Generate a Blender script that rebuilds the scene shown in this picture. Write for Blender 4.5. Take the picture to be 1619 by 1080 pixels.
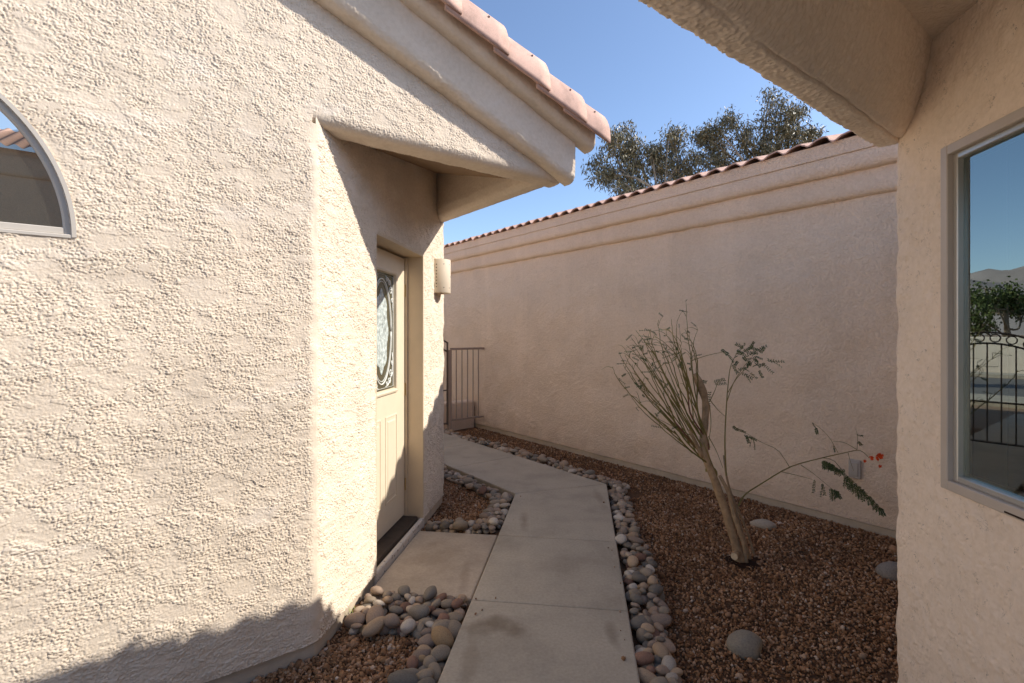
import bpy, math, random
import numpy as np
from mathutils import Vector, Matrix

for o in list(bpy.data.objects):
    bpy.data.objects.remove(o, do_unlink=True)
S = bpy.context.scene
COL = S.collection
R = math.radians

# ---------------------------------------------------------------- camera
CAM_H = 1.5
cam = bpy.data.objects.new('camera', bpy.data.cameras.new('camera'))
COL.objects.link(cam)
cam.location = (0, 0, CAM_H)
cam.rotation_euler = (R(90), 0, 0)
cam.data.sensor_width = 36
cam.data.lens = 36 * 799 / 1619
cam.data.shift_y = -12 / 1619
cam.data.clip_start = 0.02
cam.data.clip_end = 9000
S.camera = cam

# ---------------------------------------------------------------- light
SUN_DIR = Vector((1.0161, 0.050, 0.772)).normalized()
SUN_EL = math.asin(SUN_DIR.z)
SUN_AZ = math.atan2(SUN_DIR.x, SUN_DIR.y)
W = bpy.data.worlds.new('World')
S.world = W
W.use_nodes = True
nt = W.node_tree
bg = nt.nodes['Background']
sky = nt.nodes.new('ShaderNodeTexSky')
sky.sky_type = 'NISHITA'
sky.sun_disc = False
sky.sun_elevation = SUN_EL
sky.sun_rotation = SUN_AZ
sky.altitude = 400
sky.air_density = 0.85
sky.dust_density = 0.9
sky.ozone_density = 2.0
nt.links.new(sky.outputs[0], bg.inputs[0])
bg.inputs[1].default_value = 0.115
sun = bpy.data.objects.new('sun', bpy.data.lights.new('sun', 'SUN'))
COL.objects.link(sun)
sun.data.energy = 2.85
sun.data.angle = R(0.5)
sun.data.color = (1.0, 0.935, 0.85)
sun.rotation_euler = (-SUN_DIR).to_track_quat('-Z', 'Y').to_euler()
sun.location = (6, 0, 8)
S.view_settings.view_transform = 'Standard'
S.view_settings.look = 'None'
S.view_settings.gamma = 1
S.view_settings.use_curve_mapping = False
S.view_settings.exposure = 1.07
S.render.engine = 'CYCLES'
S.cycles.use_denoising = True
S.cycles.max_bounces = 10
S.cycles.diffuse_bounces = 6
S.cycles.transparent_max_bounces = 12

# ---------------------------------------------------------------- axes of the place
uh = np.array([-0.6046, 0.7965, 0.0]); vh = np.array([0.7965, 0.6046, 0.0])     # long wall / gable wall directions
dh = np.array([0.1357, 0.9907, 0.0]); nh = np.array([0.9907, -0.1357, 0.0])     # 45 degree entry walls and walk
zh = np.array([0.0, 0.0, 1.0])
def UV(pu, pv, z=0.0): return pu * uh + pv * vh + z * zh
def ND(n, d, z=0.0): return n * nh + d * dh + z * zh
def at(px, py, Y): return np.array([(px - 809.5) / 799 * Y, Y, CAM_H + (528 - py) / 799 * Y])

# ---------------------------------------------------------------- materials
def mat(name):
    m = bpy.data.materials.new(name); m.use_nodes = True
    t = m.node_tree; b = t.nodes['Principled BSDF']
    return m, t, b
def N(t, kind, **kw):
    n = t.nodes.new(kind)
    for k, v in kw.items(): setattr(n, k, v)
    return n
def ramp(t, fac, stops):
    r = N(t, 'ShaderNodeValToRGB')
    e = r.color_ramp.elements
    while len(e) < len(stops): e.new(0.5)
    for el, (p, c) in zip(e, stops):
        el.position = p; el.color = (*c, 1) if len(c) == 3 else c
    t.links.new(fac, r.inputs[0])
    return r.outputs[0]
def noise(t, scale, detail=4, rough=0.5, vec=None, dist=0):
    n = N(t, 'ShaderNodeTexNoise'); n.inputs['Scale'].default_value = scale
    n.inputs['Detail'].default_value = detail; n.inputs['Roughness'].default_value = rough
    n.inputs['Distortion'].default_value = dist
    if vec is None:
        g = N(t, 'ShaderNodeNewGeometry'); vec = g.outputs['Position']
    t.links.new(vec, n.inputs['Vector'])
    return n.outputs[0]
def bump(t, b, h, strength, dist):
    bp = N(t, 'ShaderNodeBump'); bp.inputs['Strength'].default_value = strength
    bp.inputs['Distance'].default_value = dist
    t.links.new(h, bp.inputs['Height']); t.links.new(bp.outputs[0], b.inputs['Normal'])
    return bp
def mix(t, f, a, b_, mode='MIX'):
    m = N(t, 'ShaderNodeMix', data_type='RGBA', blend_type=mode)
    for sock, v in ((m.inputs[0], f), (m.inputs[6], a), (m.inputs[7], b_)):
        if hasattr(v, 'links') or isinstance(v, bpy.types.NodeSocket): t.links.new(v, sock)
        else: sock.default_value = v if isinstance(v, (int, float)) else (*v, 1)
    return m.outputs[2]
def math_node(t, op, a, b_=0.0):
    m = N(t, 'ShaderNodeMath', operation=op)
    for i, v in enumerate((a, b_)):
        if isinstance(v, bpy.types.NodeSocket): t.links.new(v, m.inputs[i])
        else: m.inputs[i].default_value = v
    return m.outputs[0]

def stucco_mat(name, c, fine=0.35, fdist=0.002, coarse=None, vary=0.10, crev=None, streak=False, smear=False):
    m, t, b = mat(name)
    big = noise(t, 1.6, 5, 0.6)
    dark = tuple(x * (1 - vary) for x in c); lite = tuple(min(1, x * (1 + vary * 0.7)) for x in c)
    col = ramp(t, big, [(0.3, dark), (0.5, c), (0.72, lite)])
    sp = ramp(t, noise(t, 45, 3, 0.6), [(0.35, (0.93, 0.92, 0.90)), (0.6, (1, 1, 1))])
    col = mix(t, 1.0, col, sp, 'MULTIPLY')
    if crev:      # dirt and shade of thin broken crevices, painted into the colour as dark lines
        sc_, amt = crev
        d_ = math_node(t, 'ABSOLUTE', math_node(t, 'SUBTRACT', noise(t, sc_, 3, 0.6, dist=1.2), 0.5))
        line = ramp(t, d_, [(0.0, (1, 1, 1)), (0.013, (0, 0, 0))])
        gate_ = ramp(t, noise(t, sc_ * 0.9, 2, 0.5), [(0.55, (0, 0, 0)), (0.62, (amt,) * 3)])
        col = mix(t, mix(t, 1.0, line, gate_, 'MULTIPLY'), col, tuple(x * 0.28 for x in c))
    if smear:
        mq = N(t, 'ShaderNodeMapping'); mq.inputs['Scale'].default_value = (1, 1, 2.6); gq = N(t, 'ShaderNodeNewGeometry'); t.links.new(gq.outputs['Position'], mq.inputs[0])
        col = mix(t, ramp(t, noise(t, 2.4, 5, 0.7, mq.outputs[0]), [(0.56, (0, 0, 0)), (0.68, (0.6,) * 3)]), col, (min(1, c[0] * 1.06), min(1, c[1] * 1.09), min(1, c[2] * 1.15)))
        col = mix(t, ramp(t, noise(t, 1.1, 6, 0.7), [(0.50, (0, 0, 0)), (0.75, (0.35,) * 3)]), col, (c[0] * 0.86, c[1] * 0.82, c[2] * 0.77))
    if streak:
        sx_ = N(t, 'ShaderNodeSeparateXYZ'); g3 = N(t, 'ShaderNodeNewGeometry'); t.links.new(g3.outputs['Position'], sx_.inputs[0])
        hh_ = math_node(t, 'ADD', sx_.outputs[2], math_node(t, 'MULTIPLY', math_node(t, 'SUBTRACT', noise(t, 4, 5, 0.65), 0.5), 0.55))
        col = mix(t, ramp(t, hh_, [(0.02, (0.38,) * 3), (0.22, (0, 0, 0))]), col, (c[0] * 0.72, c[1] * 0.66, c[2] * 0.60))
    if streak:    # pale runs of mineral bloom down the wall
        mp = N(t, 'ShaderNodeMapping'); mp.inputs['Scale'].default_value = (1, 1, 0.10)
        gg = N(t, 'ShaderNodeNewGeometry'); t.links.new(gg.outputs['Position'], mp.inputs[0])
        f_ = ramp(t, noise(t, 3.2, 4, 0.6, mp.outputs[0]), [(0.52, (0, 0, 0)), (0.72, (0.42, 0.42, 0.42))])
        col = mix(t, f_, col, tuple(min(1, x * 1.15) for x in c))
    t.links.new(col, b.inputs['Base Color'])
    b.inputs['Roughness'].default_value = 0.92
    b.inputs['Specular IOR Level'].default_value = 0.2
    h = noise(t, 240, 3, 0.6)
    bp = bump(t, b, h, fine, fdist)
    if coarse:
        sc, st, ds = coarse
        h2 = ramp(t, noise(t, sc, 3, 0.55, dist=0.4), [(0.42, (0, 0, 0)), (0.56, (1, 1, 1))])
        bp2 = N(t, 'ShaderNodeBump'); bp2.inputs['Strength'].default_value = st; bp2.inputs['Distance'].default_value = ds
        t.links.new(h2, bp2.inputs['Height']); t.links.new(bp2.outputs[0], bp.inputs['Normal'])
    return m

CST = (0.78, 0.665, 0.53)
M = {}
M['stucco'] = stucco_mat('stucco', CST, smear=True)
M['stucco_far'] = stucco_mat('stucco_long_wall', (0.81, 0.64, 0.49), coarse=(52, 0.8, 0.005), vary=0.07, streak=True)
M['stucco_side'] = stucco_mat('stucco_plain', CST, coarse=(55, 0.6, 0.004))
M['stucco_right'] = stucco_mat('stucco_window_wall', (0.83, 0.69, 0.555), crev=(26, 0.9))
M['stucco_beam'] = stucco_mat('stucco_beam', (0.84, 0.71, 0.575))
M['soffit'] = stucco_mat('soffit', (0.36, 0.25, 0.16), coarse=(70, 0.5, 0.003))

def simple(name, c, rough=0.5, spec=0.4, metal=0, nb=None, var=0.0, vscale=6):
    m, t, b = mat(name)
    b.inputs['Base Color'].default_value = (*c, 1)
    if var:
        lo = tuple(x * (1 - var) for x in c); hi = tuple(min(1, x * (1 + var)) for x in c)
        t.links.new(ramp(t, noise(t, vscale, 5, 0.6), [(0.3, lo), (0.7, hi)]), b.inputs['Base Color'])
    b.inputs['Roughness'].default_value = rough
    b.inputs['Specular IOR Level'].default_value = spec
    b.inputs['Metallic'].default_value = metal
    if nb: bump(t, b, noise(t, nb[0], 4, 0.6), nb[1], nb[2])
    return m
M['door'] = simple('door_paint', (0.72, 0.61, 0.45), 0.42, 0.4, nb=(90, 0.05, 0.001), var=0.04)
M['jamb'] = simple('jamb_paint', (0.62, 0.50, 0.35), 0.55, 0.3, nb=(60, 0.08, 0.001), var=0.06)
M['vinyl'] = simple('vinyl_frame', (0.56, 0.51, 0.44), 0.35, 0.45, var=0.04)
M['frame_r'] = simple('window_frame_paint', (0.50, 0.43, 0.36), 0.38, 0.45, var=0.05)
M['frame_in'] = simple('aluminium_sash', (0.55, 0.53, 0.48), 0.3, 0.5, metal=0.6)
M['spacer'] = simple('glazing_spacer', (0.20, 0.23, 0.19), 0.3, 0.5)
M['dark'] = simple('dark_sill', (0.055, 0.04, 0.03), 0.6, 0.3, var=0.25, vscale=20)
M['iron'] = simple('iron_paint', (0.10, 0.075, 0.06), 0.55, 0.4)
M['fence'] = simple('fence_paint', (0.34, 0.26, 0.205), 0.6, 0.3)
M['brass'] = simple('aged_brass', (0.5, 0.36, 0.16), 0.3, 0.5, metal=1)
M['ceramic'] = simple('sconce_ceramic', (0.70, 0.60, 0.46), 0.6, 0.3, nb=(120, 0.06, 0.001), var=0.05)
M['foot'] = simple('footing', (0.50, 0.41, 0.31), 0.9, 0.2, nb=(80, 0.3, 0.003), var=0.14)
M['caming'] = simple('frosted_caming', (0.74, 0.74, 0.68), 0.4, 0.5)
M['frost'] = simple('frosted_bevel', (0.50, 0.56, 0.53), 0.25, 0.6, nb=(70, 0.9, 0.006), var=0.55, vscale=38)
M['drywall'] = simple('drywall', (0.84, 0.86, 0.78), 0.9, 0.2)
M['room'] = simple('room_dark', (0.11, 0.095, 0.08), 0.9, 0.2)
M['grey_plastic'] = simple('grey_plastic', (0.42, 0.38, 0.34), 0.5, 0.4)
M['screw'] = simple('screw_metal', (0.25, 0.22, 0.20), 0.4, 0.5, metal=0.8)
M['black'] = simple('perforation', (0.05, 0.035, 0.025), 0.9, 0.1)

def glass_mat(name, tint, ior, dark=None, gcol=(0.84, 0.97, 0.95)):
    m, t, b = mat(name)
    out = t.nodes['Material Output']
    fr = N(t, 'ShaderNodeFresnel'); fr.inputs[0].default_value = ior
    gl = N(t, 'ShaderNodeBsdfGlossy'); gl.inputs['Roughness'].default_value = 0.0
    gl.inputs['Color'].default_value = (*gcol, 1)
    if dark:
        tr = N(t, 'ShaderNodeBsdfDiffuse'); tr.inputs[0].default_value = (*dark, 1)
    else:
        tr = N(t, 'ShaderNodeBsdfTransparent'); tr.inputs[0].default_value = (*tint, 1)
    mx = N(t, 'ShaderNodeMixShader')
    t.links.new(fr.outputs[0], mx.inputs[0]); t.links.new(tr.outputs[0], mx.inputs[1]); t.links.new(gl.outputs[0], mx.inputs[2])
    t.links.new(mx.outputs[0], out.inputs[0])
    return m
M['glass'] = glass_mat('window_glass', (0.80, 0.88, 0.80), 3.6)
M['glass_arch'] = glass_mat('arched_glass', None, 3.3, (0.03, 0.028, 0.022), (0.97, 0.90, 0.80))
M['glass_door'] = glass_mat('door_glass', None, 1.7, (0.10, 0.085, 0.05))

# terracotta
def tile_mat(name, c, scale=9):
    m, t, b = mat(name)
    lo = tuple(x * 0.78 for x in c); hi = tuple(min(1, x * 1.15) for x in c)
    col = ramp(t, noise(t, scale, 5, 0.65), [(0.32, lo), (0.5, c), (0.7, hi)])
    sp = ramp(t, noise(t, 220, 2, 0.5), [(0.3, (0.78, 0.76, 0.75)), (0.55, (1, 1, 1))])
    oi = N(t, 'ShaderNodeObjectInfo')
    col = mix(t, 1.0, col, ramp(t, oi.outputs['Random'], [(0, (0.86, 0.83, 0.82)), (1, (1.10, 1.08, 1.06))]), 'MULTIPLY')
    t.links.new(mix(t, 0.8, col, sp, 'MULTIPLY'), b.inputs['Base Color'])
    b.inputs['Roughness'].default_value = 0.85; b.inputs['Specular IOR Level'].default_value = 0.25
    bump(t, b, noise(t, 260, 3, 0.6), 0.35, 0.002)
    return m
M['tile'] = tile_mat('rake_terracotta', (0.60, 0.41, 0.335))
M['tile_far'] = tile_mat('roof_terracotta', (0.62, 0.42, 0.335), 14)

# concrete
def concrete_mat(name, c, stains=()):
    m, t, b = mat(name)
    g = N(t, 'ShaderNodeNewGeometry')
    lo = tuple(x * 0.80 for x in c); hi = tuple(x * 1.12 for x in c)
    col = ramp(t, noise(t, 2.3, 6, 0.62), [(0.3, lo), (0.5, c), (0.7, hi)])
    col = mix(t, 0.55, col, ramp(t, noise(t, 60, 4, 0.7), [(0.3, (0.72, 0.71, 0.70)), (0.65, (1.08, 1.08, 1.08))]), 'MULTIPLY')
    wob = noise(t, 5, 4, 0.6)
    for (sx, sy, ax, ay, amt) in stains:           # damp / dirt stains with a shape of their own
        mp = N(t, 'ShaderNodeMapping'); mp.vector_type = 'POINT'
        mp.inputs['Location'].default_value = (-sx / ax, -sy / ay, 0); mp.inputs['Scale'].default_value = (1 / ax, 1 / ay, 0)
        t.links.new(g.outputs['Position'], mp.inputs[0])
        ln = N(t, 'ShaderNodeVectorMath', operation='LENGTH'); t.links.new(mp.outputs[0], ln.inputs[0])
        dd = math_node(t, 'ADD', ln.outputs['Value'], math_node(t, 'MULTIPLY', math_node(t, 'SUBTRACT', wob, 0.5), 2.2))
        f = ramp(t, dd, [(0.25, (amt,) * 3), (1.0, (0, 0, 0))])
        col = mix(t, f, col, (c[0] * 0.42, c[1] * 0.37, c[2] * 0.32))
    t.links.new(col, b.inputs['Base Color'])
    b.inputs['Roughness'].default_value = 0.82; b.inputs['Specular IOR Level'].default_value = 0.25
    mpb = N(t, 'ShaderNodeMapping'); mpb.inputs['Rotation'].default_value = (0, 0, R(7.8)); mpb.inputs['Scale'].default_value = (14, 220, 1)
    t.links.new(g.outputs['Position'], mpb.inputs[0])
    bp = bump(t, b, noise(t, 130, 4, 0.7), 0.25, 0.002)
    bq = N(t, 'ShaderNodeBump'); bq.inputs['Strength'].default_value = 0.22; bq.inputs['Distance'].default_value = 0.0015
    t.links.new(noise(t, 1.0, 3, 0.6, mpb.outputs[0]), bq.inputs['Height']); t.links.new(bq.outputs[0], bp.inputs['Normal'])
    return m
M['walk'] = concrete_mat('walk_concrete', (0.44, 0.378, 0.29),
    [(-0.10, 2.62, 0.17, 0.10, 0.75), (0.02, 2.55, 0.10, 0.08, 0.6), (0.50, 2.50, 0.04, 0.14, 0.5), (0.10, 4.05, 0.05, 0.22, 0.55), (-0.2, 2.3, 0.05, 0.3, 0.35), (0.8, 4.6, 0.05, 0.35, 0.35), (0.3, 3.3, 0.3, 0.2, 0.2)])
M['bounce'] = concrete_mat('bounce_concrete', (0.56, 0.49, 0.40))
M['stoop'] = concrete_mat('stoop_concrete', (0.46, 0.375, 0.285),
    [(-0.55, 3.5, 0.22, 0.25, 0.35), (-0.3, 3.2, 0.04, 0.3, 0.3)])

# soil / gravel
def ground_mat(name, a, c, sc):
    m, t, b = mat(name)
    t.links.new(ramp(t, noise(t, sc, 6, 0.7), [(0.3, a), (0.7, c)]), b.inputs['Base Color'])
    b.inputs['Roughness'].default_value = 0.95; b.inputs['Specular IOR Level'].default_value = 0.1
    bump(t, b, noise(t, sc * 1.4, 4, 0.7), 0.8, 0.012)
    return m
M['ground'] = ground_mat('desert_ground', (0.20, 0.13, 0.085), (0.36, 0.25, 0.17), 40)
M['soil'] = ground_mat('bed_soil', (0.065, 0.036, 0.02), (0.19, 0.105, 0.06), 70)
def island_mat(name, stops, rough=0.85, spec=0.2, big=None):
    m, t, b = mat(name)
    g = N(t, 'ShaderNodeNewGeometry')
    col = ramp(t, g.outputs['Random Per Island'], stops)
    if big: col = mix(t, 1.0, col, ramp(t, noise(t, big, 3, 0.5), [(0.35, (0.75, 0.72, 0.7)), (0.65, (1.1, 1.1, 1.1))]), 'MULTIPLY')
    t.links.new(col, b.inputs['Base Color'])
    b.inputs['Roughness'].default_value = rough; b.inputs['Specular IOR Level'].default_value = spec
    return m
M['gravel'] = island_mat('red_gravel', [(0.0, (0.10, 0.049, 0.025)), (0.25, (0.23, 0.117, 0.055)), (0.55, (0.34, 0.186, 0.090)), (0.85, (0.42, 0.245, 0.14)), (0.96, (0.47, 0.32, 0.21)), (1.0, (0.58, 0.46, 0.36))], big=3)
M['leaf_euc'] = island_mat('eucalyptus_leaf', [(0.0, (0.075, 0.070, 0.035)), (0.5, (0.18, 0.16, 0.085)), (0.85, (0.28, 0.24, 0.14)), (1.0, (0.36, 0.28, 0.16))], 0.5, 0.4)
M['leaf'] = island_mat('fern_leaflet', [(0.0, (0.035, 0.055, 0.02)), (0.6, (0.07, 0.10, 0.035)), (1.0, (0.13, 0.15, 0.05))], 0.55, 0.3)
M['leaf_hedge'] = island_mat('hedge_leaf', [(0.0, (0.04, 0.06, 0.015)), (0.6, (0.09, 0.12, 0.03)), (1.0, (0.16, 0.18, 0.05))], 0.6, 0.3)
M['bark_euc'] = simple('eucalyptus_bark', (0.42, 0.36, 0.29), 0.8, 0.2, var=0.25, vscale=3)
M['bark'] = simple('shrub_bark', (0.37, 0.25, 0.145), 0.85, 0.2, nb=(60, 0.5, 0.004), var=0.28, vscale=22)
M['bark_dark'] = simple('shrub_bark_aged', (0.30, 0.22, 0.14), 0.85, 0.2, nb=(60, 0.5, 0.004), var=0.25, vscale=22)
M['cut'] = simple('cut_wood', (0.62, 0.48, 0.31), 0.8, 0.2, var=0.15, vscale=60)
M['stem'] = simple('green_stem', (0.205, 0.165, 0.05), 0.6, 0.3, var=0.3, vscale=9)
M['stem_red'] = simple('red_stem', (0.20, 0.08, 0.05), 0.6, 0.3, var=0.2, vscale=9)
M['petal'] = simple('orange_red_petal', (0.75, 0.09, 0.02), 0.6, 0.2)
M['grass'] = simple('grass_blade', (0.30, 0.36, 0.10), 0.6, 0.2)
M['asphalt'] = simple('asphalt', (0.16, 0.145, 0.13), 0.9, 0.2, var=0.15, vscale=3)
M['hill'] = simple('hill_rock', (0.30, 0.255, 0.23), 0.95, 0.1, var=0.25, vscale=0.01)

def rock_mat():
    m, t, b = mat('river_stone')
    oi = N(t, 'ShaderNodeObjectInfo'); tc = N(t, 'ShaderNodeTexCoord')
    n1 = noise(t, 9, 5, 0.65, tc.outputs['Object'])
    f = ramp(t, n1, [(0.3, (0.72, 0.70, 0.68)), (0.5, (1, 1, 1)), (0.72, (1.18, 1.15, 1.10))])
    n2 = ramp(t, noise(t, 70, 3, 0.6, tc.outputs['Object']), [(0.3, (0.82, 0.82, 0.82)), (0.6, (1.05, 1.05, 1.05))])
    t.links.new(mix(t, 1.0, mix(t, 1.0, oi.outputs['Color'], f, 'MULTIPLY'), n2, 'MULTIPLY'), b.inputs['Base Color'])
    b.inputs['Roughness'].default_value = 0.8; b.inputs['Specular IOR Level'].default_value = 0.3
    bump(t, b, noise(t, 60, 4, 0.6, tc.outputs['Object']), 0.18, 0.004)
    return m
M['rock'] = rock_mat()

# ---------------------------------------------------------------- object helpers
def wloc(p):
    v = Vector((0, 0, 0))
    while p is not None:
        v = v + p.location; p = p.parent
    return np.array(v)
def thing(name, label, cat, loc=(0, 0, 0), group=None):
    o = bpy.data.objects.new(name, None); COL.objects.link(o)
    o.empty_display_size = 0.2
    o.location = loc; o['label'] = label; o['category'] = cat
    if group: o['group'] = group
    return o
def tag(o, label, cat, group=None):
    o['label'] = label; o['category'] = cat
    if group: o['group'] = group
    return o
def kind(o, k): o['kind'] = k; return o
def make_mesh(name, V, faces, smooth=False):
    me = bpy.data.meshes.new(name)
    V = np.asarray(V, dtype=np.float32)
    if isinstance(faces, np.ndarray):
        k = faces.shape[1]; nf = faces.shape[0]
        me.vertices.add(len(V)); me.vertices.foreach_set('co', V.ravel())
        me.loops.add(nf * k); me.loops.foreach_set('vertex_index', faces.astype(np.int32).ravel())
        me.polygons.add(nf); me.polygons.foreach_set('loop_start', np.arange(0, nf * k, k, dtype=np.int32))
        me.update(calc_edges=True); me.validate()
    else:
        me.from_pydata(V.tolist(), [], faces); me.update()
    if smooth:
        me.polygons.foreach_set('use_smooth', np.ones(len(me.polygons), dtype=bool))
    return me
def link(name, V, faces, m, parent=None, smooth=False, origin=None):
    V = np.asarray(V, dtype=float)
    base = wloc(parent)
    o_at = np.array(origin, dtype=float) if origin is not None else base
    me = make_mesh(name, V - o_at, faces, smooth)
    me.materials.append(m)
    o = bpy.data.objects.new(name, me); COL.objects.link(o)
    if parent is not None: o.parent = parent
    o.location = o_at - base
    return o
class MB:
    def __init__(self): self.v = []; self.f = []; self.n = 0
    def add(self, V, F):
        V = np.asarray(V, dtype=float); self.v.append(V)
        self.f += [tuple(int(i) + self.n for i in f) for f in F]; self.n += len(V)
    def box(self, O, a, b, c, bev=0.0):
        """box with corner O and edge vectors a, b, c, with chamfered edges when bev > 0"""
        O, a, b, c = (np.array(x, dtype=float) for x in (O, a, b, c))
        la, lb, lc = np.linalg.norm(a), np.linalg.norm(b), np.linalg.norm(c)
        if bev <= 0:
            V = [O + i * a + j * b + k * c for k in (0, 1) for j in (0, 1) for i in (0, 1)]
            F = [(0, 2, 3, 1), (4, 5, 7, 6), (0, 1, 5, 4), (2, 6, 7, 3), (0, 4, 6, 2), (1, 3, 7, 5)]
            self.add(V, F); return
        ea, eb, ec = bev / la, bev / lb, bev / lc
        V = []; idx = {}
        for i in (0, 1):
            for j in (0, 1):
                for k in (0, 1):
                    for ax in range(3):
                        t = [i + (1 - 2 * i) * ea, j + (1 - 2 * j) * eb, k + (1 - 2 * k) * ec]
                        t[ax] = (i, j, k)[ax]
                        idx[(i, j, k, ax)] = len(V); V.append(O + t[0] * a + t[1] * b + t[2] * c)
        F = []
        for ax in range(3):
            o1, o2 = [x for x in range(3) if x != ax]
            for s in (0, 1):
                q = []
                for (p, r) in ((0, 0), (1, 0), (1, 1), (0, 1)):
                    k = [0, 0, 0]; k[ax] = s; k[o1] = p; k[o2] = r; q.append(idx[(*k, ax)])
                F.append(q)
            for (p, r) in ((0, 0), (0, 1), (1, 0), (1, 1)):
                k0 = [0, 0, 0]; k0[o1] = p; k0[o2] = r; k1 = list(k0); k1[ax] = 1
                F.append([idx[(*k0, o1)], idx[(*k1, o1)], idx[(*k1, o2)], idx[(*k0, o2)]])
        for i in (0, 1):
            for j in (0, 1):
                for k in (0, 1): F.append([idx[(i, j, k, 0)], idx[(i, j, k, 1)], idx[(i, j, k, 2)]])
        self.add(V, F)
    def tube(self, P, r, n=8, cap=True):
        P = np.asarray(P, dtype=float); m = len(P)
        r = np.broadcast_to(np.asarray(r, dtype=float), (m,))
        T = np.gradient(P, axis=0); T /= np.linalg.norm(T, axis=1)[:, None] + 1e-12
        up = np.array([0, 0, 1.0]) if abs(T[0][2]) < 0.9 else np.array([1.0, 0, 0])
        V = []
        for i in range(m):
            a = np.cross(T[i], up); a /= np.linalg.norm(a) + 1e-12; b = np.cross(a, T[i]); up = b
            for k in range(n):
                th = 2 * math.pi * k / n
                V.append(P[i] + r[i] * (math.cos(th) * a + math.sin(th) * b))
        F = [(i * n + k, i * n + (k + 1) % n, (i + 1) * n + (k + 1) % n, (i + 1) * n + k) for i in range(m - 1) for k in range(n)]
        if cap: F += [tuple(range(n))[::-1], tuple(range((m - 1) * n, m * n))]
        self.add(V, F)
    def prism(self, poly, z0, z1):
        n = len(poly)
        V = [(*p[:2], z0) for p in poly] + [(*p[:2], z1) for p in poly]
        F = [tuple(range(n))[::-1], tuple(range(n, 2 * n))] + [(i, (i + 1) % n, n + (i + 1) % n, n + i) for i in range(n)]
        self.add(V, F)
    def loft(self, rings, closed=True, caps=True):
        n = len(rings[0]); V = np.concatenate([np.asarray(r, dtype=float) for r in rings])
        m = len(rings); kk = n if closed else n - 1
        F = [(i * n + k, i * n + (k + 1) % n, (i + 1) * n + (k + 1) % n, (i + 1) * n + k) for i in range(m - 1) for k in range(kk)]
        if caps and closed: F += [tuple(range(n))[::-1], tuple(range((m - 1) * n, m * n))]
        self.add(V, F)
    def build(self, name, m, parent=None, smooth=False, origin=None):
        return link(name, np.concatenate(self.v), self.f, m, parent, smooth, origin)
def spline(pts, n):
    pts = np.asarray(pts, dtype=float); m = len(pts)
    P = np.vstack([2 * pts[0] - pts[1], pts, 2 * pts[-1] - pts[-2]])
    out = []
    for q in np.linspace(0, m - 1 - 1e-9, n):
        i = int(q); t = q - i
        a, b, c, d = P[i], P[i + 1], P[i + 2], P[i + 3]
        out.append(0.5 * (2 * b + (c - a) * t + (2 * a - 5 * b + 4 * c - d) * t * t + (3 * b - a - 3 * c + d) * t ** 3))
    return np.array(out)

# ---------------------------------------------------------------- stucco relief
def band(nx, ny, dx, lam, seed, width=0.55, ax=1.0):
    rng = np.random.default_rng(seed)
    w = rng.standard_normal((nx, ny)).astype(np.float32)
    fx = np.fft.fftfreq(nx, dx)[:, None] * ax; fy = np.fft.rfftfreq(ny, dx)[None, :]
    f = np.sqrt(fx * fx + fy * fy) + 1e-9
    g = np.exp(-0.5 * (np.log(f * lam) / width) ** 2)
    o = np.fft.irfft2(np.fft.rfft2(w) * g, s=(nx, ny))
    return (o / (o.std() + 1e-12)).astype(np.float32)
def sstep(a, b, x):
    t = np.clip((x - a) / (b - a), 0, 1); return t * t * (3 - 2 * t)
def relief_lace(nx, ny, dx, seed, amp=0.0031):
    """skip-trowelled lace stucco: raised flakes with sharp edges over a flat ground"""
    a = band(nx, ny, dx, 0.024, seed, 0.70, 1.4); b = band(nx, ny, dx, 0.0105, seed + 1, 0.40, 1.3)
    c = band(nx, ny, dx, 0.20, seed + 2, 0.8, 1.15); g = band(nx, ny, dx, 0.007, seed + 3, 0.3)
    q = sstep(-1.7, -0.1, band(nx, ny, dx, 0.30, seed + 8, 0.6, 1.2))        # smoother, trowelled-off areas
    n = 0.72 * a + 0.50 * b
    thr = 0.12 + 0.50 * c
    plate = sstep(thr - 0.05, thr + 0.05, n)
    m_ = band(nx, ny, dx, 0.085, seed + 6, 0.6, 2.2)
    lap = sstep(0.80, 0.83, m_ + 0.22 * b + 0.1 * c)               # larger trowelled laps with one crisp edge
    fleck = sstep(0.95, 1.05, band(nx, ny, dx, 0.015, seed + 5, 0.35) - 0.25 * c)
    big = band(nx, ny, dx, 0.5, seed + 4, 0.5)
    return amp * ((0.30 + 0.70 * q) * plate + 0.75 * q * fleck * (1 - plate) + 0.55 * lap) + 0.00016 * g + 0.0009 * big
def relief_knock(nx, ny, dx, seed, amp=0.0035):
    """flattened stucco with thin crevices left between the trowelled patches"""
    a = band(nx, ny, dx, 0.05, seed, 0.5, 0.9); b = band(nx, ny, dx, 0.02, seed + 1, 0.5)
    c = band(nx, ny, dx, 0.12, seed + 2, 0.5)
    n = 0.8 * a + 0.45 * b
    crev = np.exp(-(n / 0.10) ** 2) * sstep(0.15, 0.9, c + 0.3 * b)
    return -amp * 2.0 * crev + 0.0006 * b + 0.0014 * c
def relief_soft(nx, ny, dx, seed, amp=0.002):
    a = band(nx, ny, dx, 0.06, seed, 0.5, 0.7); b = band(nx, ny, dx, 0.022, seed + 1, 0.45, 0.8)
    c = band(nx, ny, dx, 0.25, seed + 2, 0.5)
    pl = sstep(-0.2, 0.25, 0.8 * a + 0.5 * b - 0.3)
    return amp * (pl * 0.8 + 0.25 * b) + 0.0012 * c
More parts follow.
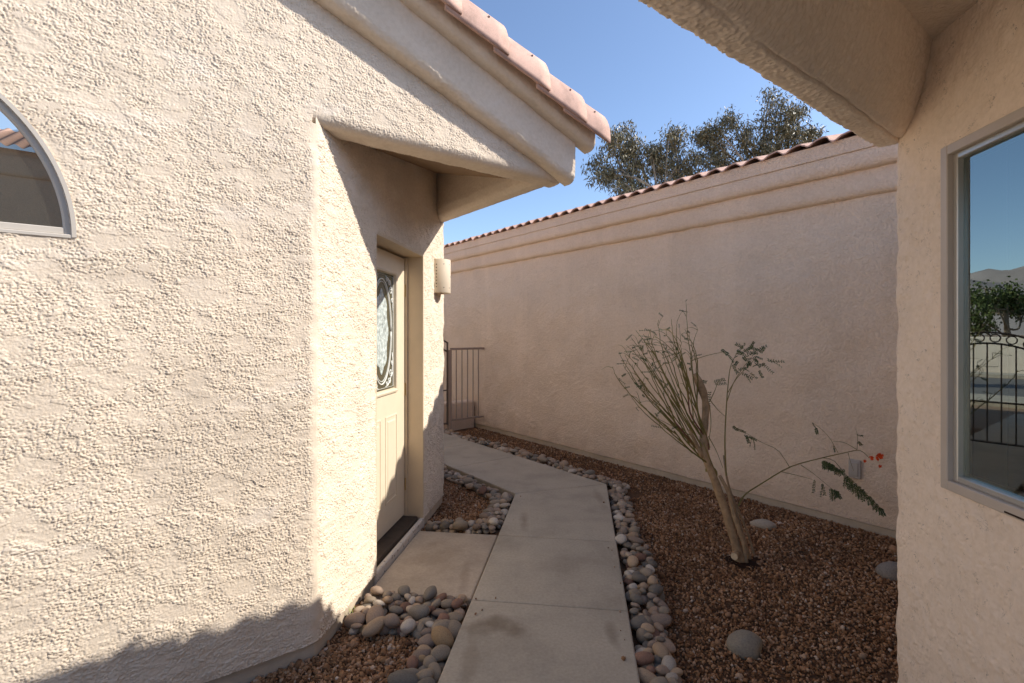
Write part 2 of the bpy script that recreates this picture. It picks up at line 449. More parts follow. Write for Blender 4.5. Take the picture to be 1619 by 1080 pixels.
def sheet(P, mask=None):
    ns, nz = P.shape[:2]
    idx = np.arange(ns * nz).reshape(ns, nz)
    F = np.stack([idx[:-1, :-1], idx[1:, :-1], idx[1:, 1:], idx[:-1, 1:]], -1).reshape(-1, 4)
    V = P.reshape(-1, 3)
    if mask is not None:
        F = F[mask.reshape(-1)]
        used = np.zeros(len(V), bool); used[F.ravel()] = True
        re = np.cumsum(used) - 1
        V = V[used]; F = re[F]
    return V, F
def resample(prof, step):
    prof = np.asarray(prof, dtype=float)
    L = np.r_[0, np.cumsum(np.linalg.norm(np.diff(prof, axis=0), axis=1))]
    n = max(3, int(L[-1] / step) + 1); q = np.linspace(0, L[-1], n)
    return np.stack([np.interp(q, L, prof[:, i]) for i in range(2)], 1), q
def sweep(name, m, parent, O, e, A, B, prof, s0, s1, ds=0.006, relief=relief_soft, amp=0.0018, seed=1, round_it=3, caps=True, extra=None, flare=None):
    """profile (o along A, c along B) swept along e from s0 to s1, with stucco relief on its face"""
    pr, q = resample(prof, ds)
    for _ in range(round_it):
        pr[1:-1] = 0.25 * pr[:-2] + 0.5 * pr[1:-1] + 0.25 * pr[2:]
    ns = max(3, int((s1 - s0) / ds) + 1); s = np.linspace(s0, s1, ns)
    T = np.gradient(pr, axis=0)
    T3 = T[:, :1] * A + T[:, 1:] * B
    Nn = np.cross(e / np.linalg.norm(e), T3); Nn /= np.linalg.norm(Nn, axis=1)[:, None] + 1e-12
    P = O + s[:, None, None] * e + (pr[:, :1] * A + pr[:, 1:] * B)[None]
    h = relief(ns, len(pr), ds, seed, amp)
    if extra is not None: h = h + extra(s[:, None], q[None, :])
    P = P + h[..., None] * Nn[None]
    V, F = sheet(P)
    if not caps: return link(name, V, F, m, parent, True)
    mb = MB(); n = len(pr)
    V = list(V); F = [tuple(f) for f in F.tolist()]
    for i, rev in ((0, False), (ns - 1, True)):
        b0 = len(V); V += list(P[i]); ring = list(range(b0, b0 + n))
        F.append(tuple(ring[::-1] if rev else ring))
    return link(name, np.array(V), F, m, parent, True)

# ================================================================ THE SETTING
g = []
ring = [(r * math.cos(a), r * math.sin(a)) for r in (14, 60, 300, 1500, 6000) for a in np.linspace(0, 2 * math.pi, 48, endpoint=False)]
V = [(0, 0, -0.10)] + [(x, y, -0.10) for x, y in ring]
F = [(0, 1 + k, 1 + (k + 1) % 48) for k in range(48)]
for j in range(4):
    F += [(1 + j * 48 + k, 1 + (j + 1) * 48 + k, 1 + (j + 1) * 48 + (k + 1) % 48, 1 + j * 48 + (k + 1) % 48) for k in range(48)]
kind(link('ground', V, F, M['ground']), 'structure')

# concrete walk: slabs with tooled joints, edges eased
WN0, WN1 = -0.6163, 0.2533         # edges of the near run (n)
WV0, WV1 = 2.9015, 3.816           # edges of the far run (v)
wk = MB()
def slab(poly, top=0.0, thick=0.10, e=0.009, mb=None):
    poly = [np.array(p[:2]) for p in poly]; n = len(poly); c = sum(poly) / n
    def inset(d):
        out = []
        for i in range(n):
            p0, p1, p2 = poly[i - 1], poly[i], poly[(i + 1) % n]
            a = (p1 - p0) / np.linalg.norm(p1 - p0); b = (p2 - p1) / np.linalg.norm(p2 - p1)
            na = np.array([-a[1], a[0]]); nb = np.array([-b[1], b[0]])
            k = (na + nb) / (1 + na @ nb)
            out.append(p1 + d * k)
        return out
    rings = []
    for (d, z) in ((0.0015, top - thick), (0.0015, top - e), (0.0015 + e * 0.3, top - e * 0.3), (0.0015 + e, top)):
        rings.append([(*p, z) for p in inset(d)])
    mb.loft(rings, caps=True)
def quadN(d0, d1): return [ND(WN0, d0), ND(WN1, d0), ND(WN1, d1), ND(WN0, d1)]
for d0, d1 in ((-2.73, -1.81), (-1.81, -0.89), (-0.89, 0.035), (0.035, 0.955), (0.955, 1.877), (1.877, 2.798), (2.798, 3.719)):
    slab(quadN(d0, d1), mb=wk)
cl = ND(WN0, 4.716); cr = ND(WN1, 5.139)
slab([ND(WN0, 3.719), ND(WN1, 3.719), cr, cl], mb=wk)
slab([cl, cr, UV(4.92, WV1), UV(4.92, WV0)], mb=wk)
for a0 in (4.92, 5.84, 6.76, 7.68, 8.60, 9.52, 10.44):
    slab([UV(a0, WV0), UV(a0, WV1), UV(a0 + 0.92, WV1), UV(a0 + 0.92, WV0)], mb=wk)
kind(wk.build('walkway', M['walk']), 'structure')
st = MB()
slab([ND(-1.262, 2.881), ND(-0.632, 2.881), ND(-0.632, 3.83), ND(-1.262, 3.83)], top=-0.04, e=0.012, mb=st)
kind(st.build('doorstep_paving', M['stoop']), 'structure')
# street and far pavement beyond the gate
rd = MB(); rd.prism([UV(15, -60), UV(15, 60), UV(23, 60), UV(23, -60)][::-1], -0.099, -0.094)
kind(rd.build('road', M['asphalt']), 'structure')
pvm = MB(); pvm.prism([UV(13.2, -60), UV(13.2, 60), UV(14.8, 60), UV(14.8, -60)][::-1], -0.099, 0.02)
pvm.prism([UV(23.2, -60), UV(23.2, 60), UV(24.6, 60), UV(24.6, -60)][::-1], -0.099, 0.02)
kind(pvm.build('pavement', M['walk']), 'structure')
slab([UV(-6.4, -12), UV(-6.4, -0.9), UV(2.3, -0.9), UV(2.3, -12)][::-1], top=-0.03, thick=0.06, mb=(cy := MB()))  # pale paving added out of view to bounce sunlight onto beam and walls
kind(cy.build('bounce_paving', M['bounce']), 'structure')
# hills far beyond the gate
rng = np.random.default_rng(5)
th = np.linspace(R(20), R(250), 180); rr = np.linspace(900, 2600, 40)
TH, RR = np.meshgrid(th, rr, indexing='ij')
hn = band(180, 40, 1.0, 28, 8, 0.7) * 0.5 + band(180, 40, 1.0, 9, 9, 0.6) * 0.22
prof = np.sin(np.clip((RR - 900) / 1700, 0, 1) * math.pi) ** 0.8
HZ = prof * np.clip(128 + 60 * hn, 10, 400) - 3
P = np.stack([RR * np.cos(TH), RR * np.sin(TH), HZ], -1)
V, F = sheet(P); kind(link('hills', V, F, M['hill'], smooth=True), 'structure')

# ================================================================ LEFT HOUSE (gable, entry)
C0v, C0u = 0.728, 2.531
D0 = 2.304; NW = -1.275            # entry wall: n = NW, d = D0 + t
T_END = 2.30
SIDE_V = 2.35
BEAM_Z = 2.525
house = thing('gabled_house', 'cream stucco house with a tiled gable overhanging its corner front door', 'house', UV(C0u, C0v, -0.1))
bis = (-uh + nh); bis /= np.linalg.norm(bis)
def wob(z): return 0.0030 * np.sin(z * 13 + 1) + 0.0022 * np.sin(z * 29 + 0.4 + 1.5 * np.sin(z * 5)) + 0.0008 * np.sin(z * 83 + 2 * np.sin(z * 11))
def edge_off(e, r, k): 
    x = np.clip(1 - e / r, 0, 1)
    return k * r * (1 - np.sqrt(np.clip(1 - x * x, 0, 1))) if k > 0.6 else 0.2 * r * x * x
# --- gable wall, with the half-round window opening
WIN_V, WIN_Z, WIN_R = -0.845, 1.865, 0.683
dx = 0.0029
s = np.r_[np.arange(-1.75, -0.462, 0.005), np.linspace(-0.46, C0v, int((C0v + 0.46) / dx)), np.linspace(C0v, SIDE_V, int((SIDE_V - C0v) / dx))[1:]]
z = np.r_[np.linspace(0, BEAM_Z, int(BEAM_Z / dx)), np.linspace(BEAM_Z, 3.2, int((3.2 - BEAM_Z) / dx))[1:], np.arange(3.21, 4.05, 0.013)]
nx, ny = int(4.2 / dx), int(4.1 / dx)
H = relief_lace(nx, ny, dx, 11)
h = H[np.clip(((s + 1.75) / dx).astype(int), 0, nx - 1)][:, np.clip((z / dx).astype(int), 0, ny - 1)]
SS, ZZ = np.meshgrid(s, z, indexing='ij')
low = ZZ < BEAM_Z - 1e-6
e1 = np.where(low & (SS <= C0v), C0v - SS, 9.0)
e2 = np.where((SS > C0v - 0.02) & ~low, ZZ - BEAM_Z, 9.0)
MEAN = 0.0022
kc = sstep(0, 0.035, np.minimum(e1, 1.0))
h = (h - MEAN) * kc * np.clip(0.35 + e2 / 0.08, 0.2, 1)
P = SS[..., None] * vh + ZZ[..., None] * zh + C0u * uh
P = P + ((h + MEAN * kc)[..., None] * -uh) + (MEAN * (1 - kc) / 0.924)[..., None] * bis
P = P - ((edge_off(e1, 0.04, 0.5) + wob(ZZ) * (1 - sstep(0, 0.05, e1)))[..., None] * bis)
P = P + (edge_off(np.maximum(e2, 0), 0.055, 1.0)[..., None] * uh)
sc = 0.5 * (s[1:] + s[:-1])[:, None]; zc = 0.5 * (z[1:] + z[:-1])[None, :]
sm, zm = s[1:][:, None], z[:-1][None, :]
mask = (zc < 3.42 - 0.36 * sc) & ~((sm > C0v + 1e-6) & (zm < BEAM_Z - 1e-6)) 
mask &= ~(((sc - WIN_V) ** 2 + (zc - WIN_Z) ** 2 < (WIN_R - 0.012) ** 2) & (zc > WIN_Z + 0.006))
# snap the last low column to the corner and the lip row to the beam
V, F = sheet(P, mask)
link('gable_wall', V, F, M['stucco'], house, True)
# rest of the gable wall, out of the photograph to the left
mb = MB()
APEX_V = -2.6
poly = [(-7.5, 0), (-1.75, 0), (-1.75, 3.42 + 0.36 * 1.75), (APEX_V, 3.42 - 0.36 * APEX_V), (-7.5, 3.42 - 0.36 * APEX_V + 0.36 * (-7.5 - APEX_V))]
mb.add([UV(C0u + 0.001, a, c) for a, c in poly] , [tuple(range(5))])
mb.add([UV(C0u + 0.001, -7.5, 0), UV(11.5, -7.5, 0), UV(11.5, -7.5, 2.6), UV(C0u, -7.5, 2.6)], [(0, 1, 2, 3)])
mb.build('rear_wall', M['stucco_side'], house)

# --- entry wall with the door opening
DT0, DT1, DTOP = 0.726, 1.675, 2.13
t_ = np.linspace(0, T_END, int(T_END / dx)); z2 = np.arange(0, 3.02, dx)
H = relief_lace(len(t_), len(z2), dx, 71, 0.0052)
TT, Z2 = np.meshgrid(t_, z2, indexing='ij')
e1 = TT; e3 = T_END - TT
# eased edges round the opening
inz = Z2 < DTOP
ed = np.where(inz, np.where(TT < (DT0 + DT1) / 2, DT0 - TT, TT - DT1), 9.0)
et = np.where((TT > DT0) & (TT < DT1), Z2 - DTOP, 9.0)
kc = sstep(0, 0.035, e1)
hh = (H - MEAN) * kc * np.clip(e3 / 0.02, 0, 1) * np.clip(np.minimum(np.abs(ed), np.abs(et)) / 0.02, 0.1, 1)
P = TT[..., None] * dh + Z2[..., None] * zh + NW * nh + D0 * dh + (hh + MEAN * kc)[..., None] * nh + (MEAN * (1 - kc) / 0.924)[..., None] * bis
P = P - ((edge_off(e1, 0.04, 0.5) + wob(Z2) * (1 - sstep(0, 0.05, e1)))[..., None] * bis)
bis2 = nh + vh; bis2 /= np.linalg.norm(bis2)
P = P - ((edge_off(e3, 0.03, 0.5) + wob(Z2) * (1 - sstep(0, 0.05, e3)))[..., None] * bis2)
for e_ in (np.where(inz, ed, 9.0), et):
    P = P - (edge_off(np.where(e_ < 0, 9, e_), 0.012, 1.0)[..., None] * nh)
tc = 0.5 * (t_[1:] + t_[:-1])[:, None]; zc = 0.5 * (z2[1:] + z2[:-1])[None, :]
mask = ~((tc > DT0) & (tc < DT1) & (zc < DTOP))
V, F = sheet(P, mask)
link('entry_wall', V, F, M['stucco'], house, True)
# side wall behind the far corner, and the upper wall over the overhang
E = ND(NW, D0 + T_END); Eu, Ev = float(E @ uh), float(E @ vh)
mb = MB()
mb.add([UV(Eu, Ev - 0.006, 0), UV(11.5, Ev - 0.006, 0), UV(11.5, Ev - 0.006, 2.72), UV(Eu, Ev - 0.006, 2.72)], [(0, 1, 2, 3)])
mb.add([UV(2.56, SIDE_V, BEAM_Z + 0.02), UV(Eu + 0.05, SIDE_V, BEAM_Z + 0.02), UV(Eu + 0.05, SIDE_V, 2.75), UV(2.56, SIDE_V, 2.75)], [(0, 1, 2, 3)])
mb.add([UV(11.5, Ev - 0.006, 0), UV(11.5, -7.5, 0), UV(11.5, -7.5, 2.6), UV(11.5, APEX_V, 4.3), UV(11.5, Ev - 0.006, 2.6)], [(0, 1, 2, 3, 4)])
mb.build('side_wall', M['stucco_side'], house)
# footing
mb = MB()
def foot(a, b, inset_dir, th=0.05):
    a = np.array(a); b = np.array(b)
    mb.box(a + inset_dir * 0.012 - zh * 0.13, b - a, inset_dir * th, zh * 0.127, 0.004)
foot(UV(C0u, -7.5), UV(C0u, C0v - 0.004), uh)
foot(ND(NW, D0 + 0.006), ND(NW, D0 + DT0), -nh)
foot(ND(NW, D0 + DT1), ND(NW, D0 + T_END - 0.006), -nh)
foot(UV(Eu, Ev - 0.006), UV(11.5, Ev - 0.006), -vh)
mb.build('footing', M['foot'], house)
# --- underside of the overhang
sweep('front_beam', M['stucco'], house, UV(0, 0), vh, -uh, zh,
      [(-(C0u + 0.040), BEAM_Z + 0.004), (-(C0u + 0.12), BEAM_Z - 0.003), (-(C0u + 0.155), BEAM_Z + 0.005), (-(C0u + 0.168), BEAM_Z + 0.03), (-(C0u + 0.17), BEAM_Z + 0.10)][::-1],
      C0v - 0.02, SIDE_V, caps=False, amp=0.0016, seed=31, round_it=2)
sweep('side_beam', M['stucco'], house, UV(0, 0), -uh, -vh, zh,
      [(-(SIDE_V), BEAM_Z + 0.06), (-(SIDE_V - 0.02), BEAM_Z + 0.01), (-(SIDE_V - 0.06), BEAM_Z), (-(SIDE_V - 0.12), BEAM_Z + 0.004), (-(SIDE_V - 0.15), BEAM_Z + 0.03), (-(SIDE_V - 0.165), BEAM_Z + 0.09), (-(SIDE_V - 0.168), BEAM_Z + 0.55)],
      -(Eu + 0.06), -(C0u + 0.03), caps=False, amp=0.0018, seed=37, round_it=5)
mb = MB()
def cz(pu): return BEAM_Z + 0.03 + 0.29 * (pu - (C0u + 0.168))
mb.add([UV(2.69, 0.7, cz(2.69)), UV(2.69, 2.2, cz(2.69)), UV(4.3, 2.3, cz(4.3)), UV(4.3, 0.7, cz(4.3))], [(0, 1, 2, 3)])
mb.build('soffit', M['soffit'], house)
# --- raked trim bands
rake = vh - 0.36 * zh
sweep('rake_band', M['stucco'], house, C0u * uh, rake, -uh, zh,
      [(-0.012, 3.372), (0.045, 3.372), (0.072, 3.384), (0.088, 3.412), (0.090, 3.46), (0.090, 3.66)], -1.4, 2.385, amp=0.0018, seed=41)
sweep('rake_band', M['stucco'], house, C0u * uh, rake, -uh, zh,
      [(0.07, 3.632), (0.125, 3.632), (0.152, 3.645), (0.168, 3.672), (0.170, 3.72), (0.170, 3.86), (0.0, 3.87)], -1.4, 2.495, amp=0.0015, seed=43)
# --- rake tiles
def rake_tile(pv_low, length):
    mb = MB(); rings = []
    for q, (fo, ths) in enumerate(((0, 1), (1, 1))): pass
    N_ = 14
    def prof(o0, hw, hh, c0, drop):
        pts = []
        for k in range(N_ + 1):
            a = math.pi * k / N_
            pts.append((o0 + hw * math.cos(a), c0 + hh * math.sin(a)))
        return [(o0 + hw, c0 - drop)] + pts
    for f in np.linspace(0, 1, 6):
        pv = pv_low - f * length
        k = 1 - 0.13 * f
        lift = 0.028 * (1 - f)
        outer = prof(0.115, 0.128 * k, 0.20 * k, 3.70 + lift, 0.03)
        inner = prof(0.115, 0.128 * k - 0.016, 0.20 * k - 0.018, 3.70 + lift, 0.03)
        rings.append([UV(C0u - o, pv, c - 0.36 * pv) for (o, c) in outer + inner[::-1]])
    mb.loft(rings)
    t = mb.build('rake_tile', M['tile'], house)
    for p in t.data.polygons: p.use_smooth = len(p.vertices) == 4
    sb = MB(); pv = pv_low - 0.12
    a = math.radians(38)
    c_ = 3.70 + 0.02 + 0.20 * 0.97 * math.sin(a); o_ = 0.115 + 0.128 * 0.97 * math.cos(a)
    p0 = UV(C0u - o_, pv, c_ - 0.36 * pv); nn = -uh * math.cos(a) + zh * math.sin(a)
    sb.tube([p0 - nn * 0.004, p0 + nn * 0.006], [0.006, 0.005], 8)
    sb.build('screw', M['screw'], t)
rake_tile(2.563, 0.40)
k = 0
while True:
    pv = 2.342 - 0.312 * k
    if pv < -0.9: break
    rake_tile(pv, 0.40); k += 1
# --- roof sheet (tiled)
rs = np.arange(2.33, 11.8, 0.06); vs = np.arange(-7.8, 2.561, 0.2); vs = np.r_[vs, 2.56]
UU, VV = np.meshgrid(rs, vs, indexing='ij')
ZR = np.where(VV > APEX_V, 3.80 - 0.36 * VV, 3.80 - 0.36 * APEX_V + 0.36 * (VV - APEX_V)) + 0.035 * np.abs(np.sin(UU * math.pi / 0.3))
P = UU[..., None] * uh + VV[..., None] * vh + ZR[..., None] * zh
V, F = sheet(P); link('roof', V, F, M['tile_far'], house, True)

# --- door
DR = 0.15
def DP(t, z, r=DR): return ND(NW - r, D0 + t, z)
mb = MB()      # jamb lining: right, left and head
mb.box(DP(DT1 - 0.004, 0.0, -0.002), dh * 0.03, -nh * 0.20, zh * (DTOP + 0.01), 0.003)
mb.box(DP(DT0 + 0.004, 0.0, -0.002), -dh * 0.03, -nh * 0.20, zh * (DTOP + 0.01), 0.003)
mb.box(DP(DT0 + 0.005, DTOP - 0.004, -0.004), dh * (DT1 - DT0 - 0.01), -nh * 0.20, zh * 0.03, 0.003)
mb.box(DP(DT1 - 0.006, 0.012, DR - 0.022), -dh * 0.016, -nh * 0.03, zh * (DTOP - 0.02), 0.003)
mb.box(DP(DT0 + 0.006, 0.012, DR - 0.022), dh * 0.016, -nh * 0.03, zh * (DTOP - 0.02), 0.003)
mb.build('door_jamb', M['jamb'], house)
d0, d1 = DT0 + 0.028, DT1 - 0.03
mid = 0.5 * (d0 + d1)
g0, g1, gz0, gz1 = mid - 0.275, mid + 0.275, 1.05, 1.985
mb = MB()
th_ = -nh * 0.045
zb, zt = 0.035, DTOP - 0.02
def dbox(a, b, c, d): mb.box(DP(a, c), dh * (b - a), th_, zh * (d - c))
dbox(d0, g0 + 0.02, zb, zt); dbox(g1 - 0.02, d1, zb, zt); dbox(g0 + 0.02, g1 - 0.02, gz1 - 0.02, zt); dbox(g0 + 0.02, g1 - 0.02, zb, gz0 + 0.02)
door = mb.build('door', M['door'], house)
def raised(a, b, c, d, o=0.0):       # moulded lower panel
    m2 = MB(); rings = []
    for (i, r) in ((-0.002, 0.001), (0.0, -0.004), (0.010, -0.005), (0.016, 0.007), (0.026, 0.007), (0.045, -0.006), (0.05, -0.006)):
        rings.append([DP(a + i, c + i, DR + r), DP(b - i, c + i, DR + r), DP(b - i, d - i, DR + r), DP(a + i, d - i, DR + r)])
    m2.loft(rings, caps=True)
    m2.build('door_panel', M['door'], door)
raised(mid + 0.045, mid + 0.275, 0.24, 0.885)
raised(mid - 0.275, mid - 0.045, 0.24, 0.885)
m2 = MB(); rings = []
for (i, r) in ((0.0, 0.0), (0.004, -0.012), (0.018, -0.016), (0.03, -0.010), (0.036, 0.012)):
    rings.append([DP(g0 + i, gz0 + i, DR + r), DP(g1 - i, gz0 + i, DR + r), DP(g1 - i, gz1 - i, DR + r), DP(g0 + i, gz1 - i, DR + r)])
m2.loft(rings, caps=False); m2.build('lite_frame', M['door'], door)
m2 = MB(); m2.box(DP(g0 + 0.02, gz0 + 0.02, DR + 0.012), dh * (g1 - g0 - 0.04), -nh * 0.012, zh * (gz1 - gz0 - 0.04)); m2.build('door_glass', M['glass_door'], door)
# leaded pattern: border line, ovals, scrolls
m2 = MB(); cm, czz = mid, 0.5 * (gz0 + gz1)
def curve2(pts, r): m2.tube([DP(a, b, DR + 0.009) for a, b in pts], r, 5)
b0 = 0.052
curve2([(g0 + b0, gz0 + b0), (g1 - b0, gz0 + b0), (g1 - b0, gz1 - b0), (g0 + b0, gz1 - b0), (g0 + b0, gz0 + b0)], 0.0022)
for rx, rz, rad in ((0.185, 0.385, 0.0055), (0.172, 0.365, 0.0028)):
    curve2([(cm + rx * math.cos(a), czz + rz * math.sin(a)) for a in np.linspace(0, 2 * math.pi, 49)], rad)
for sx in (-1, 1):
    for sz in (-1, 1):
        for (ox, oz, q, turns) in ((0.175, 0.31, 0.034, 1.4), (0.145, 0.365, 0.026, 1.3), (0.20, 0.235, 0.02, 1.3), (0.10, 0.385, 0.02, 1.2)):
            curve2([(cm + sx * (ox + q * (1 - f * 0.8) * math.cos(2 * math.pi * turns * f)), czz + sz * (oz + q * (1 - f * 0.8) * math.sin(2 * math.pi * turns * f))) for f in np.linspace(0, 1, 22)], 0.0042)
        curve2([(cm + sx * x, czz + sz * y) for x, y in ((0.202, 0.16), (0.215, 0.22), (0.20, 0.30), (0.165, 0.36), (0.12, 0.40), (0.07, 0.41))], 0.0045)
m2.build('leaded_scrolls', M['caming'], door, True)
m2 = MB(); nO = 60
ring0 = [DP(cm + (0.118 + 0.012 * math.cos(8 * a)) * math.cos(a), czz + (0.30 + 0.015 * math.cos(8 * a)) * math.sin(a), DR + 0.0105) for a in np.linspace(0, 2 * math.pi, nO, endpoint=False)]
ring1 = [p + nh * 0.003 + (DP(cm, czz) - p) * 0.04 for p in ring0]
m2.loft([ring0, ring1]); m2.build('frosted_oval', M['frost'], door)
m2 = MB()
m2.tube([DP(d0 + 0.065, 0.98, DR), DP(d0 + 0.065, 0.98, DR - 0.008)], 0.032, 20)
m2.tube([DP(d0 + 0.065, 0.98, DR - 0.008), DP(d0 + 0.065, 0.98, DR - 0.03), DP(d0 + 0.065, 0.98, DR - 0.04), DP(d0 + 0.065, 0.98, DR - 0.062), DP(d0 + 0.065, 0.98, DR - 0.068)], [0.012, 0.012, 0.026, 0.027, 0.012], 16)
m2.build('door_knob', M['brass'], door, True)
for hz in (0.28, 1.05, 1.85):
    m2 = MB(); m2.tube([DP(d1 + 0.006, hz - 0.05, DR - 0.006), DP(d1 + 0.006, hz + 0.05, DR - 0.006)], 0.006, 8); m2.build('hinge', M['brass'], door)
mb = MB(); mb.box(DP(DT0 + 0.03, -0.02, 0.035), dh * (DT1 - DT0 - 0.06), -nh * 0.20, zh * 0.045, 0.006)
mb.build('threshold', M['dark'], house)
# painted, chipped sill in front of the threshold
m, t, b = mat('chipped_sill')
ch = ramp(t, noise(t, 26, 5, 0.7), [(0.60, (0.62, 0.55, 0.46)), (0.63, (0.10, 0.07, 0.05))])
t.links.new(ch, b.inputs['Base Color']); b.inputs['Roughness'].default_value = 0.8
M['sill'] = m
mb = MB(); mb.box(ND(NW - 0.03, D0 + DT0 - 0.02, -0.12), nh * 0.036, dh * (DT1 - DT0 + 0.04), zh * 0.124, 0.008)
mb.build('door_sill', M['sill'], house)

# --- half-round window
fr = MB()
Wn = lambda a, r, o: UV(C0u - o, WIN_V + r * math.cos(a), WIN_Z + r * math.sin(a))
rings = []
for a in np.linspace(0, math.pi, 72):
    rings.append([Wn(a, WIN_R - 0.034, -0.055), Wn(a, WIN_R - 0.034, -0.012), Wn(a, WIN_R - 0.026, -0.006), Wn(a, WIN_R - 0.010, -0.006), Wn(a, WIN_R - 0.008, 0.008), Wn(a, WIN_R + 0.006, 0.008), Wn(a, WIN_R + 0.006, -0.055)])
fr.loft(rings)
fr.box(UV(C0u - 0.006, WIN_V - WIN_R - 0.002, WIN_Z - 0.006), vh * (2 * WIN_R + 0.004), uh * 0.06, zh * 0.016, 0.003)
fr.box(UV(C0u + 0.008, WIN_V - WIN_R + 0.03, WIN_Z + 0.010), vh * (2 * WIN_R - 0.06), uh * 0.045, zh * 0.026, 0.003)
win = fr.build('arched_window', M['vinyl'], house)
for p in win.data.polygons: p.use_smooth = False
gm = MB()
ptsA = [Wn(a, WIN_R - 0.02, -0.03) for a in np.linspace(0, math.pi, 72)]
gm.add(ptsA, [tuple(range(72))[::-1]]); gm.build('glass_pane', M['glass_arch'], win)

# --- wall sconce
LT = 2.08
lamp = thing('wall_sconce', 'half round ceramic wall lamp with pierced dots beside the front door', 'wall lamp', ND(NW + 0.004, D0 + LT, 1.86))
def LP_(a, r, zz): return ND(NW + 0.006 + r * math.sin(a) * 1.05, D0 + LT - r * math.cos(a), zz)
mb = MB(); ro, ri, z0, z1 = 0.108, 0.099, 1.862, 2.158
aa = np.linspace(0, math.pi, 33)
rings = []
for a in aa:
    rings.append([LP_(a, ri, z0), LP_(a, ro - 0.002, z0), LP_(a, ro, z0 + 0.003), LP_(a, ro, z1 - 0.003), LP_(a, ro - 0.002, z1), LP_(a, ri, z1)])
mb.loft(rings); sh = mb.build('shade', M['ceramic'], lamp, False)
for p in sh.data.polygons: p.use_smooth = len(p.vertices) == 4
def hole(a, zz, r):
    hb = MB(); hb.tube([LP_(a, ro - 0.003, zz), LP_(a, ro + 0.0008, zz)], r, 8); hb.build('pierced_hole', M['black'], sh)
for zz in (z0 + 0.045, z1 - 0.045):
    for a in (0.75, 1.35, 1.95, 2.6): hole(a, zz, 0.0042)
for zz in np.linspace(z0 + 0.05, z1 - 0.05, 8): hole(0.16, zz, 0.005)
hole(1.75, 2.01, 0.008)
mb = MB(); mb.box(ND(NW + 0.003, D0 + LT - 0.06, 1.94), nh * 0.02, dh * 0.12, zh * 0.12, 0.004); mb.build('back_plate', M['screw'], lamp)

# ================================================================ RIGHT HOUSE (window, porch beam)
NR = 1.353; R0u, R0v = 0.744, 2.658
R0d = 2.406
Qv = 0.6
TQ = (R0v - Qv) / 0.7071
house2 = thing('porch_house', 'pale stucco house with a wide window and a thick porch beam overhead', 'house', ND(NR, R0d, -0.1))
WD0, WD1, WZ0, WZ1 = 0.35, 2.114, 0.921, 2.20
qs = np.r_[np.arange(0, 1.0, 0.005), np.arange(1.0, TQ + 0.02, 0.016)]
z3 = np.arange(-0.12, 2.70, 0.005)
H = relief_knock(int(3.2 / 0.005), len(z3), 0.005, 91)
h = H[np.clip((qs / 0.005).astype(int), 0, H.shape[0] - 1)]
QS, Z3 = np.meshgrid(qs, z3, indexing='ij')
e1 = QS
h = h * np.clip(e1 / 0.02, 0, 1)
P = (R0d - QS)[..., None] * dh + NR * nh + Z3[..., None] * zh - h[..., None] * nh
bis3 = (-nh + uh); bis3 /= np.linalg.norm(bis3)
P = P - ((edge_off(e1, 0.04, 0.5) + wob(Z3 * 1.3) * (1 - sstep(0, 0.05, e1)))[..., None] * bis3)
dc = R0d - 0.5 * (qs[1:] + qs[:-1])[:, None]; zc = 0.5 * (z3[1:] + z3[:-1])[None, :]
mask = ~((dc > WD0 + 0.01) & (dc < WD1 - 0.01) & (zc > WZ0 + 0.01) & (zc < WZ1 - 0.01))
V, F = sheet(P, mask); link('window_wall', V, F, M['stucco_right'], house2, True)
mb = MB()
R1u = R0u - (R0v - Qv)
mb.add([UV(R0u - 0.015, R0v, -0.12), UV(R0u - 0.015, 9, -0.12), UV(R0u - 0.015, 9, 2.45), UV(R0u - 0.015, R0v, 2.45)], [(0, 1, 2, 3)])
mb.build('side_wall', M['stucco_side'], house2); mb = MB()
mb.add([UV(R1u, Qv, -0.12), UV(-6.5, Qv, -0.12), UV(-6.5, Qv, 2.65), UV(R1u, Qv, 2.65)], [(0, 1, 2, 3)])
mb.build('side_wall', M['stucco_side'], house2)
# beam over the cut corner
def crack(s, q):
    w = 0.330 + 0.004 * np.sin(s * 7) + 0.002 * np.sin(s * 31 + 1)
    return -0.016 * np.exp(-((q - w) / 0.0045) ** 2) * sstep(-1, 0.4, np.sin(s * 3.1) + 0.8 * np.sin(s * 7.7 + 1) + 0.9) + 0.003 * sstep(w - 0.004, w + 0.012, q)
sweep('porch_beam', M['stucco_beam'], house2, R0u * uh, vh, -uh, zh,
      [(-0.05, 2.555), (-0.078, 2.535), (-0.082, 2.49), (-0.08, 2.36), (-0.072, 2.336), (-0.05, 2.332), (0.0, 2.33), (0.02, 2.332), (0.05, 2.352), (0.09, 2.41), (0.125, 2.49), (0.15, 2.57), (0.165, 2.66)],
      Qv - 0.08, R0v + 0.012, ds=0.005, amp=0.0032, seed=51, extra=crack, round_it=2)
sweep('porch_beam', M['stucco_beam'], house2, Qv * vh, uh, vh, zh,
      [(-0.05, 2.565), (-0.078, 2.545), (-0.08, 2.36), (-0.07, 2.336), (0.0, 2.33), (0.02, 2.332), (0.05, 2.352), (0.09, 2.41), (0.125, 2.49), (0.15, 2.57), (0.165, 2.66)],
      R1u - 0.02, R0u + 0.08, ds=0.012, amp=0.003, seed=53, round_it=1)
mb = MB()
mb.add([UV(0.70, Qv + 0.02, 2.644), UV(0.70, R0v + 0.03, 2.644), UV(R1u, R0v + 0.03, 2.644), UV(R1u, Qv + 0.02, 2.644)], [(0, 1, 2, 3)])
mb.build('porch_ceiling', M['stucco_side'], house2)
EU, EVv, EZ = 0.76, Qv - 0.02, 2.58
pu = np.r_[np.arange(-7.5, -0.5, 0.045), np.arange(-0.5, EU + 0.001, 0.0225)]; pu[-1] = EU
